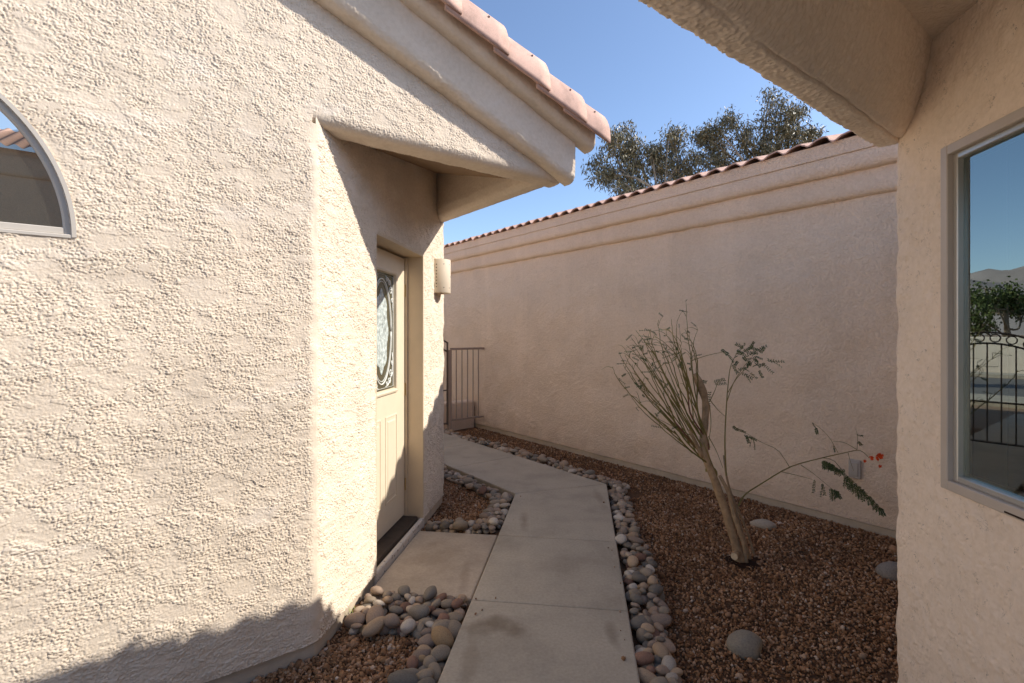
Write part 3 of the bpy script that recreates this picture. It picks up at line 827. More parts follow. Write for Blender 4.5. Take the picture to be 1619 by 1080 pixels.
pv = np.r_[np.arange(EVv, 4.5, 0.0225), np.arange(4.5, 9.2, 0.06)]
UU, VV = np.meshgrid(pu, pv, indexing='ij')
za = 0.36 * (EU - UU); zb_ = 0.36 * (VV - EVv)
ca = 0.038 * (np.sin(VV * 2 * math.pi / 0.175) * 0.5 + 0.5); cb = 0.038 * (np.sin(UU * 2 * math.pi / 0.175) * 0.5 + 0.5)
ZR = EZ + np.where(za < zb_, za + ca, zb_ + cb)
P = UU[..., None] * uh + VV[..., None] * vh + ZR[..., None] * zh
V, F = sheet(P); link('roof', V, F, M['tile_far'], house2, True)
# window
mb = MB()
def wbox(d_a, d_b, z_a, z_b, n_a, n_b, bev=0.003): mb.box(ND(n_a, d_a, z_a), dh * (d_b - d_a), nh * (n_b - n_a), zh * (z_b - z_a), bev)
fw = 0.036
wbox(WD1 - fw, WD1, WZ0, WZ1, NR - 0.008, NR + 0.07); wbox(WD0, WD0 + fw, WZ0, WZ1, NR - 0.008, NR + 0.07)
wbox(WD0 + fw, WD1 - fw, WZ0, WZ0 + fw, NR - 0.008, NR + 0.07); wbox(WD0 + fw, WD1 - fw, WZ1 - fw, WZ1, NR - 0.008, NR + 0.07)
wn = mb.build('window', M['frame_r'], house2)
mb = MB(); a0, a1, b0_, b1_ = WD0 + fw, WD1 - fw, WZ0 + fw, WZ1 - fw; sw = 0.022
wbox(a1 - sw, a1, b0_, b1_, NR + 0.012, NR + 0.06); wbox(a0, a0 + sw, b0_, b1_, NR + 0.012, NR + 0.06)
wbox(a0 + sw, a1 - sw, b0_, b0_ + sw, NR + 0.012, NR + 0.06); wbox(a0 + sw, a1 - sw, b1_ - sw, b1_, NR + 0.012, NR + 0.06)
mb.build('sash', M['frame_in'], wn)
mb = MB(); a0, a1, b0_, b1_ = a0 + sw, a1 - sw, b0_ + sw, b1_ - sw; sw = 0.014
wbox(a1 - sw, a1, b0_, b1_, NR + 0.034, NR + 0.055, 0); wbox(a0, a0 + sw, b0_, b1_, NR + 0.034, NR + 0.055, 0)
wbox(a0 + sw, a1 - sw, b0_, b0_ + sw, NR + 0.034, NR + 0.055, 0); wbox(a0 + sw, a1 - sw, b1_ - sw, b1_, NR + 0.034, NR + 0.055, 0)
mb.build('glazing_spacer', M['spacer'], wn)
mb = MB(); mb.add([ND(NR + 0.032, a0, b0_), ND(NR + 0.032, a1, b0_), ND(NR + 0.032, a1, b1_), ND(NR + 0.032, a0, b1_)], [(3, 2, 1, 0)])
mb.build('glass_pane', M['glass'], wn)
mb = MB(); mb.box(ND(NR - 0.0095, 1.72, WZ0 + 0.006), dh * 0.10, nh * 0.004, zh * 0.006); mb.build('weep_slot', M['black'], wn)
# room behind the glass
mb = MB()
mb.box(ND(NR + 0.075, WD1 - 0.04, WZ0 - 0.05), dh * 0.05, nh * 0.115, zh * (WZ1 - WZ0 + 0.1))
mb.box(ND(NR + 0.075, WD0 - 0.02, WZ0 - 0.03), dh * (WD1 - WD0 - 0.022), nh * 0.115, zh * 0.05)
mb.build('window_return', M['drywall'], house2)
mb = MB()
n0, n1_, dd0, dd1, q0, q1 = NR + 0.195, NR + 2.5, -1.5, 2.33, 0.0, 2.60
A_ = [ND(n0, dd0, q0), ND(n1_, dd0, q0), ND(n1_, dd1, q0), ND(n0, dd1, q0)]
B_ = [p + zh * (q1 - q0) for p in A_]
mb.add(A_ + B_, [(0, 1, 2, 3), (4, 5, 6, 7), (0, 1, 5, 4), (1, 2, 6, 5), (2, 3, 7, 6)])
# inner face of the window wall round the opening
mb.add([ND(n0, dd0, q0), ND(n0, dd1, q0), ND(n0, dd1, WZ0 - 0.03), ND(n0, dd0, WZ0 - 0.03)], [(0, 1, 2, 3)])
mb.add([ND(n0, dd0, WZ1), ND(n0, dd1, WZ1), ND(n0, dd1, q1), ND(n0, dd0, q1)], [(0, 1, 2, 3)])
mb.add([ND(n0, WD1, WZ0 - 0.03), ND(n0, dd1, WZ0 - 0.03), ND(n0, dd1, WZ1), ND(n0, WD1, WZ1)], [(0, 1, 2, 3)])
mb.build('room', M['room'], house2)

# ================================================================ LONG WALL OF THE NEIGHBOURING HOUSE
LWv = 4.663; LU0, LU1 = -1.5, 9.6
house3 = thing('neighbouring_house', 'long pink beige stucco wall with two trim bands under a tiled roof edge', 'house', UV(5, LWv, -0.1))
us = np.arange(LU0, LU1 + 0.01, 0.02); zs = np.arange(0, 2.62, 0.02)
A2, Z4 = np.meshgrid(us[::-1], zs, indexing='ij')
hh = 0.004 * band(len(us), len(zs), 0.02, 0.6, 5, 0.5) + 0.0016 * band(len(us), len(zs), 0.02, 0.09, 6, 0.4)
P = A2[..., None] * uh + (LWv - hh)[..., None] * vh + Z4[..., None] * zh
V, F = sheet(P); link('wall', V, F, M['stucco_far'], house3, True)
mb = MB(); mb.box(UV(LU0, LWv + 0.012, -0.15), uh * (LU1 - LU0), vh * 0.06, zh * 0.144, 0.004); mb.build('footing', M['foot'], house3)
sweep('trim_band', M['stucco_far'], house3, LWv * vh, -uh, -vh, zh,
      [(-0.012, 2.59), (0.018, 2.592), (0.042, 2.604), (0.056, 2.632), (0.060, 2.68), (0.056, 2.80)], -LU1, -LU0, ds=0.012, amp=0.0014, seed=61, round_it=1)
sweep('trim_band', M['stucco_far'], house3, LWv * vh, -uh, -vh, zh,
      [(0.045, 2.790), (0.082, 2.792), (0.104, 2.804), (0.117, 2.832), (0.120, 2.87), (0.116, 2.935)], -LU1, -LU0, ds=0.012, amp=0.0014, seed=63, round_it=1)
mb = MB(); mb.box(UV(LU0, LWv - 0.128, 2.937), uh * (LU1 - LU0), vh * 0.2, zh * 0.118, 0.004); mb.build('fascia_board', M['stucco_far'], house3)
def tile_edge(u_from, u_to, v_edge, z_edge, run, pitch, per, name, parent, mtl):
    """S-tiles: wavy sheet with thickness whose front edge shows the scallops"""
    us = np.arange(u_from, u_to, per / 14); vs = np.array([v_edge, v_edge + 0.03, v_edge + 0.2, v_edge + run])
    UU, VV = np.meshgrid(us, vs, indexing='ij')
    w = (np.sin(UU * 2 * math.pi / per) + 0.25 * np.sin(UU * 4 * math.pi / per + 0.8)) * 0.020
    rngt = np.random.default_rng(3); jit = rngt.normal(0, 0.006, 400)[(UU / per).astype(int) % 400]
    ZZ = z_edge + w + pitch * (VV - v_edge) + jit * 0.5
    Pt = UU[..., None] * uh + VV[..., None] * vh + ZZ[..., None] * zh
    Pb = Pt - 0.012 * zh
    V1, F1 = sheet(Pt); V2, F2 = sheet(Pb)
    n = len(vs); m_ = len(us); off = len(V1)
    F = [tuple(f) for f in F1.tolist()] + [tuple(int(i) + off for i in f[::-1]) for f in F2.tolist()]
    F += [(i * n, i * n + off, (i + 1) * n + off, (i + 1) * n) for i in range(m_ - 1)]
    return link(name, np.vstack([V1, V2]), F, mtl, parent, False)
tile_edge(LU0 - 0.1, LU1 + 0.1, LWv - 0.165, 3.078, 3.5, 0.30, 0.19, 'roof_tiles', house3, M['tile_far'])
mb = MB()
mb.add([UV(LU1, LWv, -0.1), UV(LU1, LWv + 7, -0.1), UV(LU1, LWv + 7, 3.0), UV(LU1, LWv + 3.5, 4.0), UV(LU1, LWv, 3.0)], [(0, 1, 2, 3, 4)])
mb.add([UV(LU0 + 0.003, LWv, -0.1), UV(LU0 + 0.003, LWv + 7, -0.1), UV(LU0 + 0.003, LWv + 7, 3.0), UV(LU0 + 0.003, LWv + 3.5, 4.0), UV(LU0 + 0.003, LWv, 3.0)], [(0, 1, 2, 3, 4)])
mb.add([UV(LU1, LWv + 7, -0.1), UV(LU0, LWv + 7, -0.1), UV(LU0, LWv + 7, 3.0), UV(LU1, LWv + 7, 3.0)], [(0, 1, 2, 3)])
mb.add([UV(LU0, LWv + 7, 3.0), UV(LU1, LWv + 7, 3.0), UV(LU1, LWv + 3.35, 4.13), UV(LU0, LWv + 3.35, 4.13)], [(0, 1, 2, 3)])
mb.build('rear_wall', M['stucco_side'], house3)
# outlet cover on that wall
ob = thing('outlet_box', 'small grey outdoor outlet box low on the long stucco wall', 'outlet box', UV(1.53, LWv - 0.01, 0.33))
oc = at(1349, 743, 4.05); ou = float(oc @ uh)
ob.location = UV(ou, LWv, 0.34)
mb = MB(); mb.box(UV(ou - 0.045, LWv - 0.022, 0.34), uh * 0.085, vh * 0.02, zh * 0.15, 0.005); mb.build('cover', M['grey_plastic'], ob)
mb = MB(); mb.box(UV(ou - 0.030, LWv - 0.030, 0.36), uh * 0.055, vh * 0.010, zh * 0.11, 0.004); mb.build('lid', M['grey_plastic'], ob)

# house behind the photographer (mirrored in the half-round window)
house4 = thing('rear_house', 'stucco house across the yard seen mirrored in the arched window', 'house', UV(-6.5, -4, -0.1))
mb = MB(); mb.add([UV(-6.5, 0.6, -0.12), UV(-6.5, -10, -0.12), UV(-6.5, -10, 4.55), UV(-6.5, 0.6, 4.55)], [(0, 1, 2, 3)])
mb.add([UV(-6.5, -10, -0.12), UV(-11, -10, -0.12), UV(-11, -10, 4.55), UV(-6.5, -10, 4.55)], [(0, 1, 2, 3)])
mb.build('wall', M['stucco_side'], house4)
sweep('trim_band', M['stucco_side'], house4, -6.5 * uh, -vh, uh, zh, [(-0.01, 4.1), (0.03, 4.1), (0.05, 4.13), (0.05, 4.42)], -0.6, 10, ds=0.03, amp=0.001, seed=5, round_it=1, caps=False)
pv_ = np.arange(-10.2, 0.6, 0.0125); pu_ = np.array([-6.32, -6.5, -7.4, -8.6])
UU, VV = np.meshgrid(pu_, pv_, indexing='ij')
ZR = 4.56 + 0.40 * (-6.32 - UU) + 0.025 * np.sin(VV * 2 * math.pi / 0.19)
V, F = sheet(UU[..., None] * uh + VV[..., None] * vh + ZR[..., None] * zh); link('roof', V, F, M['tile_far'], house4, True)

# ================================================================ GATE AND FENCE
GU = 6.91
fence = thing('iron_fence', 'brown metal fence panel of thin vertical bars closing the walk by the long wall', 'fence', UV(GU, 4.03, 0))
mb = MB()
mb.box(UV(GU - 0.016, 4.03, 1.245), vh * 0.63, uh * 0.032, zh * 0.035, 0.003)
mb.build('rail', M['fence'], fence)
mb = MB()
mb.box(UV(GU - 0.012, 4.05, 0.13), vh * 0.605, uh * 0.024, zh * 0.028, 0.003)
mb.build('rail', M['fence'], fence)
for k in range(5):
    b_ = MB(); b_.box(UV(GU - 0.007, 4.13 + k * 0.105, 0.13), vh * 0.014, uh * 0.014, zh * 1.12, 0.001); b_.build('bar', M['fence'], fence)
b_ = MB(); b_.box(UV(GU - 0.028, 3.985, -0.05), vh * 0.056, uh * 0.056, zh * 1.30, 0.004); b_.build('post', M['fence'], fence)
b_ = MB(); b_.box(UV(GU - 0.028, 2.86, -0.05), vh * 0.056, uh * 0.056, zh * 1.60, 0.004); b_.build('post', M['fence'], fence)
gate = thing('iron_gate', 'dark iron walk gate with an arched top of rings seen mirrored in the window', 'gate', UV(GU, 3.45, 0.08))
ga, gb = 2.93, 3.975
def arc(pv_, base): return base + 0.16 * (1 - ((pv_ - (ga + gb) / 2) / ((gb - ga) / 2)) ** 2)
mb = MB()
for base in (1.22, 1.36):
    mb.tube([UV(GU, x, arc(x, base)) for x in np.linspace(ga, gb, 24)], 0.014, 6)
mb.tube([UV(GU, ga, 0.1), UV(GU, gb, 0.1)], 0.014, 6); mb.tube([UV(GU, ga, 0.62), UV(GU, gb, 0.62)], 0.012, 6)
for x in (ga, gb): mb.tube([UV(GU, x, 0.08), UV(GU, x, 1.37)], 0.016, 6)
mb.build('frame', M['iron'], gate)
for x in np.linspace(ga + 0.12, gb - 0.12, 7):
    b_ = MB(); b_.tube([UV(GU, x, 0.1), UV(GU, x, arc(x, 1.22))], 0.008, 6); b_.build('bar', M['iron'], gate)
for x in np.linspace(ga + 0.14, gb - 0.14, 6):
    b_ = MB(); c0 = arc(x, 1.29)
    b_.tube([UV(GU, x + 0.05 * math.cos(a), c0 + 0.05 * math.sin(a)) for a in np.linspace(0, 2 * math.pi, 19)], 0.008, 5); b_.build('ring', M['iron'], gate)
lw = MB(); lw.box(UV(7.15, 3.98, -0.12), vh * 0.665, uh * 0.22, zh * 0.50, 0.02)
tag(lw.build('low_wall', M['stucco_far'], origin=UV(7.2, 4.3, -0.1)), 'low stucco ledge behind the thin metal fence bars', 'low wall')
sw_ = MB(); sw_.box(UV(26, -40, -0.12), vh * 80, uh * 0.2, zh * 1.5, 0.02)
tag(sw_.build('street_wall', M['stucco_side'], origin=UV(26, 0, -0.1)), 'plain stucco wall across the street mirrored in the window', 'wall')

# ================================================================ GRAVEL, COBBLES, ROCKS
rng = np.random.default_rng(77); random.seed(4)
ph = (1 + 5 ** 0.5) / 2
ICO = np.array([(-1, ph, 0), (1, ph, 0), (-1, -ph, 0), (1, -ph, 0), (0, -1, ph), (0, 1, ph), (0, -1, -ph), (0, 1, -ph), (ph, 0, -1), (ph, 0, 1), (-ph, 0, -1), (-ph, 0, 1)]) / math.hypot(1, ph)
ICF = np.array([(0, 11, 5), (0, 5, 1), (0, 1, 7), (0, 7, 10), (0, 10, 11), (1, 5, 9), (5, 11, 4), (11, 10, 2), (10, 7, 6), (7, 1, 8), (3, 9, 4), (3, 4, 2), (3, 2, 6), (3, 6, 8), (3, 8, 9), (4, 9, 5), (2, 4, 11), (6, 2, 10), (8, 6, 7), (9, 8, 1)])
def rotmats(n, rng):
    q = rng.standard_normal((n, 4)); q /= np.linalg.norm(q, axis=1)[:, None]
    w, x, y, z = q.T
    return np.stack([np.stack([1 - 2 * (y * y + z * z), 2 * (x * y - z * w), 2 * (x * z + y * w)], -1),
                     np.stack([2 * (x * y + z * w), 1 - 2 * (x * x + z * z), 2 * (y * z - x * w)], -1),
                     np.stack([2 * (x * z - y * w), 2 * (y * z + x * w), 1 - 2 * (x * x + y * y)], -1)], 1)
def inpoly(p, poly):
    x, y = p[:, 0], p[:, 1]; c = np.zeros(len(p), bool); n = len(poly)
    for i in range(n):
        x0, y0 = poly[i][:2]; x1, y1 = poly[i - 1][:2]
        k = ((y0 > y) != (y1 > y)) & (x < (x1 - x0) * (y - y0) / (y1 - y0 + 1e-12) + x0)
        c ^= k
    return c
def bed_z(x, y): return -0.066 + 0.008 * np.sin(x * 3.1 + 1) + 0.008 * np.sin(y * 2.3) + 0.004 * np.sin(x * 9 + y * 7)
def gravel(polys_n, size, name):
    pts = []
    for poly, n in polys_n:
        lo = np.min([p[:2] for p in poly], 0); hi = np.max([p[:2] for p in poly], 0)
        q = lo + rng.random((n * 3, 2)) * (hi - lo); q = q[inpoly(q, poly)][:n]; pts.append(q)
    q = np.concatenate(pts); hb_ = at(1180, 892, 3.45)[:2]
    rr0 = np.linalg.norm((q - hb_) * (1, 1.2), axis=1); q = q[rr0 > 0.075 + 0.03 * np.sin(np.arctan2(q[:, 1] - hb_[1], q[:, 0] - hb_[0]) * 5) + 0.02 * rng.random(len(q))]; n = len(q)
    sz = size * np.exp(rng.normal(0, 0.33, n)) * 0.5
    sc_ = sz[:, None] * np.stack([rng.uniform(0.8, 1.35, n), rng.uniform(0.7, 1.1, n), rng.uniform(0.5, 0.85, n)], 1)
    base = ICO[None] * (1 + rng.normal(0, 0.17, (n, 12, 1))) * sc_[:, None, :]
    V = np.einsum('nij,nkj->nki', rotmats(n, rng), base)
    V[..., 0] += q[:, None, 0]; V[..., 1] += q[:, None, 1]
    V[..., 2] += (bed_z(q[:, 0], q[:, 1]) + rng.uniform(-0.3, 0.7, n) * sz)[:, None]
    F = (ICF[None] + 12 * np.arange(n)[:, None, None]).reshape(-1, 3)
    return kind(link(name, V.reshape(-1, 3), F, M['gravel']), 'stuff')
def soil(poly, step=0.04):
    lo = np.min([p[:2] for p in poly], 0) - 0.05; hi = np.max([p[:2] for p in poly], 0) + 0.05
    X, Y = np.meshgrid(np.arange(lo[0], hi[0], step), np.arange(lo[1], hi[1], step), indexing='ij')
    P = np.stack([X, Y, bed_z(X, Y) - 0.004], -1)
    c = P[:-1, :-1, :2].reshape(-1, 2) + step / 2
    V, F = sheet(P, inpoly(c, poly).reshape(X.shape[0] - 1, X.shape[1] - 1))
    return V, F
bedR = [ND(WN1 - 0.02, -1.2), UV(R0u - 0.75, R0v + 0.0) , UV(R0u - 0.06, R0v + 0.02), UV(R0u, LWv + 0.02), UV(9.3, LWv + 0.02), UV(9.3, WV1 - 0.02), cr]
bedR = [ND(WN1 - 0.02, -1.0), ND(NR + 0.03, -1.0), ND(NR + 0.03, R0d), UV(R0u - 0.02, LWv + 0.02), UV(9.3, LWv + 0.02), UV(9.3, WV1 - 0.02), cr]
bedL = [UV(C0u + 0.03, -4), UV(C0u - 3.0, -4), ND(WN0 + 0.02, -1.5), ND(WN0 + 0.02, 2.87), ND(NW - 0.02, 2.87), ND(NW - 0.03, D0)]
bedB = [ND(NW - 0.03, 3.80), ND(WN0 + 0.02, 3.80), ND(WN0 + 0.02, 4.70), UV(9, WV0 + 0.02), UV(9, Ev - 0.03), UV(Eu, Ev - 0.03)]
for poly in (bedR, bedL, bedB):
    V, F = soil(poly); kind(link('soil', V, F, M['soil'], smooth=True), 'structure')
hp = at(1180, 892, 3.45); hv = [(hp[0], hp[1], float(bed_z(hp[0], hp[1])) + 0.002)] + [(hp[0] + 0.13 * math.cos(a) * (1 + 0.15 * math.sin(3 * a)), hp[1] + 0.11 * math.sin(a), float(bed_z(hp[0], hp[1])) + 0.004) for a in np.linspace(0, 2 * math.pi, 24, endpoint=False)]
M['damp'] = ground_mat('damp_soil', (0.018, 0.009, 0.006), (0.05, 0.026, 0.016), 60)
kind(link('soil', hv, [(0, 1 + k, 1 + (k + 1) % 24) for k in range(24)], M['damp']), 'structure')
nearR = [ND(0.36, 1.5), ND(NR + 0.02, 1.5), ND(NR + 0.02, R0d), UV(R0u, LWv), UV(3.2, LWv), UV(3.1, 4.05), ND(0.36, 4.9)]
farR = [UV(3.1, 4.0), UV(3.1, LWv), UV(7.0, LWv), UV(7.0, 4.0)]
gravel([(nearR, 37000), (farR, 9000)], 0.0135, 'gravel')
nearL = [UV(C0u + 0.01, -0.2), ND(-1.05, 1.2), ND(-0.70, 1.6), ND(-0.72, 2.72), ND(NW, 2.8), ND(NW, D0)]
gravel([(nearL, 11500)], 0.017, 'gravel')
patchB = [ND(NW, 3.84), ND(-0.72, 3.90), ND(-0.76, 4.62), UV(5.6, 2.75), UV(5.6, Ev), UV(Eu, Ev)]
gravel([(patchB, 8500)], 0.0135, 'gravel')

def stray(n, area, top, size, name):
    q = np.array([area() for _ in range(n)]); sz = size * np.exp(rng.normal(0, 0.3, n)) * 0.5
    V = np.einsum('nij,nkj->nki', rotmats(n, rng), ICO[None] * (1 + rng.normal(0, 0.17, (n, 12, 1))) * sz[:, None, None] * np.array([1.1, 0.9, 0.7]))
    V += q[:, None, :]; V[..., 2] += (top - V[..., 2].min(1))[:, None]
    F = (ICF[None] + 12 * np.arange(n)[:, None, None]).reshape(-1, 3)
    kind(link(name, V.reshape(-1, 3), F, M['gravel']), 'stuff')
stray(20, lambda: (ND(WN0 + 0.02 + 0.83 * (rng.random() if rng.random() < 0.3 else (0.06 * rng.random() if rng.random() < 0.4 else 1 - 0.06 * rng.random())), 1.8 + 2.9 * rng.random())), 0.0, 0.009, 'stray_gravel')
# cobbles --------------------------------------------------------
def pebble_mesh(seed, flat):
    import bmesh
    bm = bmesh.new(); bmesh.ops.create_icosphere(bm, subdivisions=3, radius=1)
    r = random.Random(seed); ks = [(Vector((r.gauss(0, 1), r.gauss(0, 1), r.gauss(0, 1))).normalized(), r.uniform(0.05, 0.22), r.uniform(1.2, 2.6)) for _ in range(7)]
    cuts = [(Vector((r.gauss(0, 1), r.gauss(0, 1), r.gauss(0, 1))).normalized(), r.uniform(0.72, 0.92)) for _ in range(3)]
    for v in bm.verts:
        p = v.co.copy(); f = 1.0
        for k, a, w in ks: f += a * math.sin(w * p.dot(k) + a * 20) * 0.45
        for k, lim in cuts:
            d = p.dot(k)
            if d > lim: p = p - k * (d - lim) * 0.7
        v.co = p * f
    me = bpy.data.meshes.new('cobble'); bm.to_mesh(me); bm.free()
    me.polygons.foreach_set('use_smooth', np.ones(len(me.polygons), bool)); me.materials.append(M['rock'])
    return me
PEB = [pebble_mesh(s_, 0.6) for s_ in range(12)]
COLS = {'grey': (0.275, 0.22, 0.16), 'slate grey': (0.185, 0.16, 0.13), 'tan': (0.38, 0.27, 0.175), 'pinkish': (0.34, 0.248, 0.18), 'rust brown': (0.225, 0.125, 0.085), 'pale cream': (0.47, 0.41, 0.34), 'mauve brown': (0.255, 0.19, 0.145), 'ochre': (0.42, 0.28, 0.15)}
CW = [0.32, 0.15, 0.13, 0.10, 0.07, 0.05, 0.16, 0.02]
cob = []            # (x, y, z, sx, sy, sz, rot, tilt, place)
def strip(fn, place, n, smin, smax, layers=2, seed=1):
    r = random.Random(seed)
    for lay in range(layers):
        got = []; tries = 0; want = n if lay == 0 else int(n * 0.75)
        while len(got) < want and tries < 9000:
            tries += 1
            p = fn(r); a = (smin * 0.85 + (smax * 1.12 - smin * 0.85) * r.random() ** 1.5) * (1 if r.random() > 0.08 else 1.2)
            if all(math.hypot(p[0] - g_[0], p[1] - g_[1]) > 0.80 * (a + g_[2]) for g_ in got): got.append((p[0], p[1], a))
        for (x, y, a) in got:
            sx = a * r.uniform(1.0, 1.3); sy = a * r.uniform(0.78, 1.0); sz_ = a * r.uniform(0.5, 0.78)
            base = float(bed_z(x, y)) + 0.004
            zc_ = base + sz_ * 0.75 + (0.0 if lay == 0 else 0.030 + r.uniform(-0.006, 0.008))
            cob.append((x, y, zc_, sx, sy, sz_, r.uniform(0, 6.28), r.gauss(0, 0.25), place))
def near_right(d_a, d_b):
    return lambda r: ND(WN1 + 0.035 + r.random() ** 0.9 * (0.155 + 0.02 * math.sin(3 * d_a)), r.uniform(d_a, d_b))
strip(near_right(1.75, 2.80), 'beside the nearest slab, between walk and shrub bed', 46, 0.026, 0.046, seed=1)
strip(near_right(2.80, 3.72), 'beside the second slab, between walk and shrub bed', 46, 0.024, 0.042, seed=2)
strip(near_right(3.72, 5.10), 'by the bend of the walk, on the shrub side', 64, 0.024, 0.042, seed=3)
strip(lambda r: UV(r.uniform(3.36, 5.0), WV1 + 0.03 + r.random() * 0.20), 'along the far run of walk, facing the long wall', 62, 0.026, 0.044, seed=4)
strip(lambda r: UV(r.uniform(5.0, 7.0), WV1 + 0.03 + r.random() * 0.22), 'near the thin bar fence', 66, 0.028, 0.046, seed=5)
strip(lambda r: ND(WN0 - 0.035 - r.random() * (0.13), r.uniform(1.75, 2.56)), 'left of the nearest slab, next to the red gravel', 42, 0.026, 0.052, seed=6)
strip(lambda r: ND(r.uniform(-1.22, WN0 - 0.04), 2.70 + r.uniform(-0.20, 0.15)), 'piled against the near edge of the doorstep', 66, 0.026, 0.050, seed=7)
strip(lambda r: ND(r.uniform(-1.22, WN0 - 0.04), r.uniform(3.86, 4.0)), 'behind the doorstep by the lamp wall', 26, 0.026, 0.044, seed=8)
strip(lambda r: ND(WN0 - 0.04 - r.random() * 0.15, r.uniform(3.95, 4.66)), 'left of the walk, inside the bend', 34, 0.026, 0.044, seed=9)
strip(lambda r: UV(r.uniform(3.80, 5.6), WV0 - 0.03 - r.random() * 0.17), 'left of the far run of walk, by the house corner', 58, 0.026, 0.044, seed=10)
vis = sorted(cob, key=lambda c: math.hypot(c[0], c[1]) / c[3])
r_ = random.Random(21)
rest = []
proto = {}
for i, (x, y, z, sx, sy, sz_, rot, tilt, place) in enumerate(vis):
    cn = r_.choices(list(COLS), CW)[0]; c = COLS[cn]; j = r_.uniform(0.82, 1.18)
    if i < 296:
        me = PEB[r_.randrange(len(PEB))]
        if 'o' in proto: o = proto['o'].copy(); o.data = me
        else: o = bpy.data.objects.new('cobble', me); proto['o'] = o
        o.name = 'cobble'
        COL.objects.link(o)
        o.location = (x, y, z); o.scale = (sx, sy, sz_); o.rotation_euler = (tilt, r_.gauss(0, 0.2), rot)
        o.color = (c[0] * j, c[1] * j, c[2] * j, 1)
        size = 'large' if sx > 0.050 else ('small' if sx < 0.034 else 'medium')
        shape = 'flattish' if sz_ / sx < 0.5 else ('long' if sx / sy > 1.35 else 'rounded')
        tag(o, f'{size} {shape} {cn} cobble {place}', 'cobble', f'{size} {shape} {cn} cobbles {place}')
    else:
        rest.append((x, y, z, sx, sy, sz_, rot, tilt, c))
if rest:
    Vs, Fs = [], []; off = 0
    for (x, y, z, sx, sy, sz_, rot, tilt, c) in rest:
        me = PEB[r_.randrange(len(PEB))]
        co = np.empty(len(me.vertices) * 3); me.vertices.foreach_get('co', co); co = co.reshape(-1, 3) * (sx, sy, sz_)
        rm = np.array((Matrix.Rotation(rot, 3, 'Z') @ Matrix.Rotation(tilt, 3, 'X')))
        Vs.append(co @ rm.T + (x, y, z))
        lp = np.empty(len(me.loops), dtype=np.int32); me.loops.foreach_get('vertex_index', lp); Fs.append(lp.reshape(-1, 3) + off); off += len(co)
    M['cobble_far'] = island_mat('far_cobbles', [(0, COLS['slate grey']), (0.2, COLS['grey']), (0.4, COLS['mauve brown']), (0.6, COLS['pinkish']), (0.8, COLS['tan']), (1, COLS['pale cream'])], 0.7, 0.3)
    kind(link('far_cobbles', np.concatenate(Vs), np.concatenate(Fs), M['cobble_far'], smooth=True), 'stuff')

# bigger rocks lying in the shrub bed
def rock(px, py, Y, sx, sy, sz_, rot, seed, col, label, name='rock'):
    p = at(px, py, Y)
    me = pebble_mesh(seed, 1); o = bpy.data.objects.new(name, me); COL.objects.link(o)
    o.location = (p[0], p[1], float(bed_z(p[0], p[1])) + sz_ * 0.38); o.scale = (sx, sy, sz_); o.rotation_euler = (0, 0, rot); o.color = (*col, 1)
    tag(o, label, 'rock'); return o
rock(1180, 1012, 2.52, 0.092, 0.075, 0.062, 0.3, 101, (0.25, 0.215, 0.165), 'smooth grey green rock alone on the gravel near the frame edge')
rock(1207, 820, 4.08, 0.098, 0.06, 0.042, -0.4, 103, (0.40, 0.34, 0.27), 'pale oval rock behind the shrub trunk by the wall')
rock(1410, 908, 3.24, 0.085, 0.08, 0.066, 0.9, 105, (0.25, 0.22, 0.19), 'jagged grey rock half hidden behind the window wall corner')
rock(590, 938, 2.84, 0.062, 0.04, 0.035, 0.2, 107, (0.36, 0.36, 0.27), 'angular greenish white rock where doorstep meets the house wall')

# grass tuft by the wall foot
gt = MB(); rg = random.Random(3); gp = np.array(at(560, 975, 2.80)); gp[2] = -0.06
for _ in range(60):
    b0 = gp + np.array([rg.gauss(0, 0.018), rg.gauss(0, 0.018), 0]); a = rg.uniform(0, 6.28); hgt = rg.uniform(0.02, 0.05)
    tip = b0 + np.array([math.cos(a) * 0.02, math.sin(a) * 0.02, hgt]); w = np.array([-math.sin(a), math.cos(a), 0]) * 0.0022
    gt.add([b0 - w, b0 + w, tip], [(0, 1, 2)])
tag(gt.build('grass_tuft', M['grass'], origin=gp), 'tiny green weed tuft at the foot of the sunlit wall corner', 'weed')

# ================================================================ SHRUB
base = at(1168, 882, 3.47)
shrub = thing('flowering_shrub', 'sparse leaning shrub with thin green stems and one orange red flower spray', 'shrub', (base[0], base[1], -0.06))
Yb = 3.47
def path(pts, n=18): return spline([at(*p) for p in pts], n)
mb = MB()
tr = path([(1172, 892, 3.47), (1160, 850, 3.47), (1146, 805, 3.47), (1130, 760, 3.47), (1116, 722, 3.47), (1112, 695, 3.48), (1114, 670, 3.49), (1116, 645, 3.50), (1113, 625, 3.50), (1106, 607, 3.50), (1099, 591, 3.5)], 34)
rr_ = np.interp(np.linspace(0, 1, 34), [0, 0.08, 0.3, 0.6, 0.78, 0.86, 0.94, 1], [0.038, 0.031, 0.027, 0.025, 0.023, 0.031, 0.025, 0.018])
mb.tube(tr, rr_ * (1 + 0.06 * np.sin(np.arange(34) * 1.7)), 12)
mb.tube(path([(1180, 893, 3.45), (1176, 860, 3.44), (1160, 815, 3.44), (1152, 780, 3.45), (1138, 752, 3.46)], 16), np.linspace(0.017, 0.011, 16), 8)
mb.tube(path([(1150, 858, 3.45), (1143, 848, 3.42), (1137, 840, 3.40)], 6), np.linspace(0.006, 0.004, 6), 6)
mb.tube(path([(1110, 722, 3.47), (1100, 700, 3.46), (1090, 680, 3.45)], 8), np.linspace(0.016, 0.010, 8), 8)
mb.build('trunk', M['bark'], shrub, True)
mb = MB()
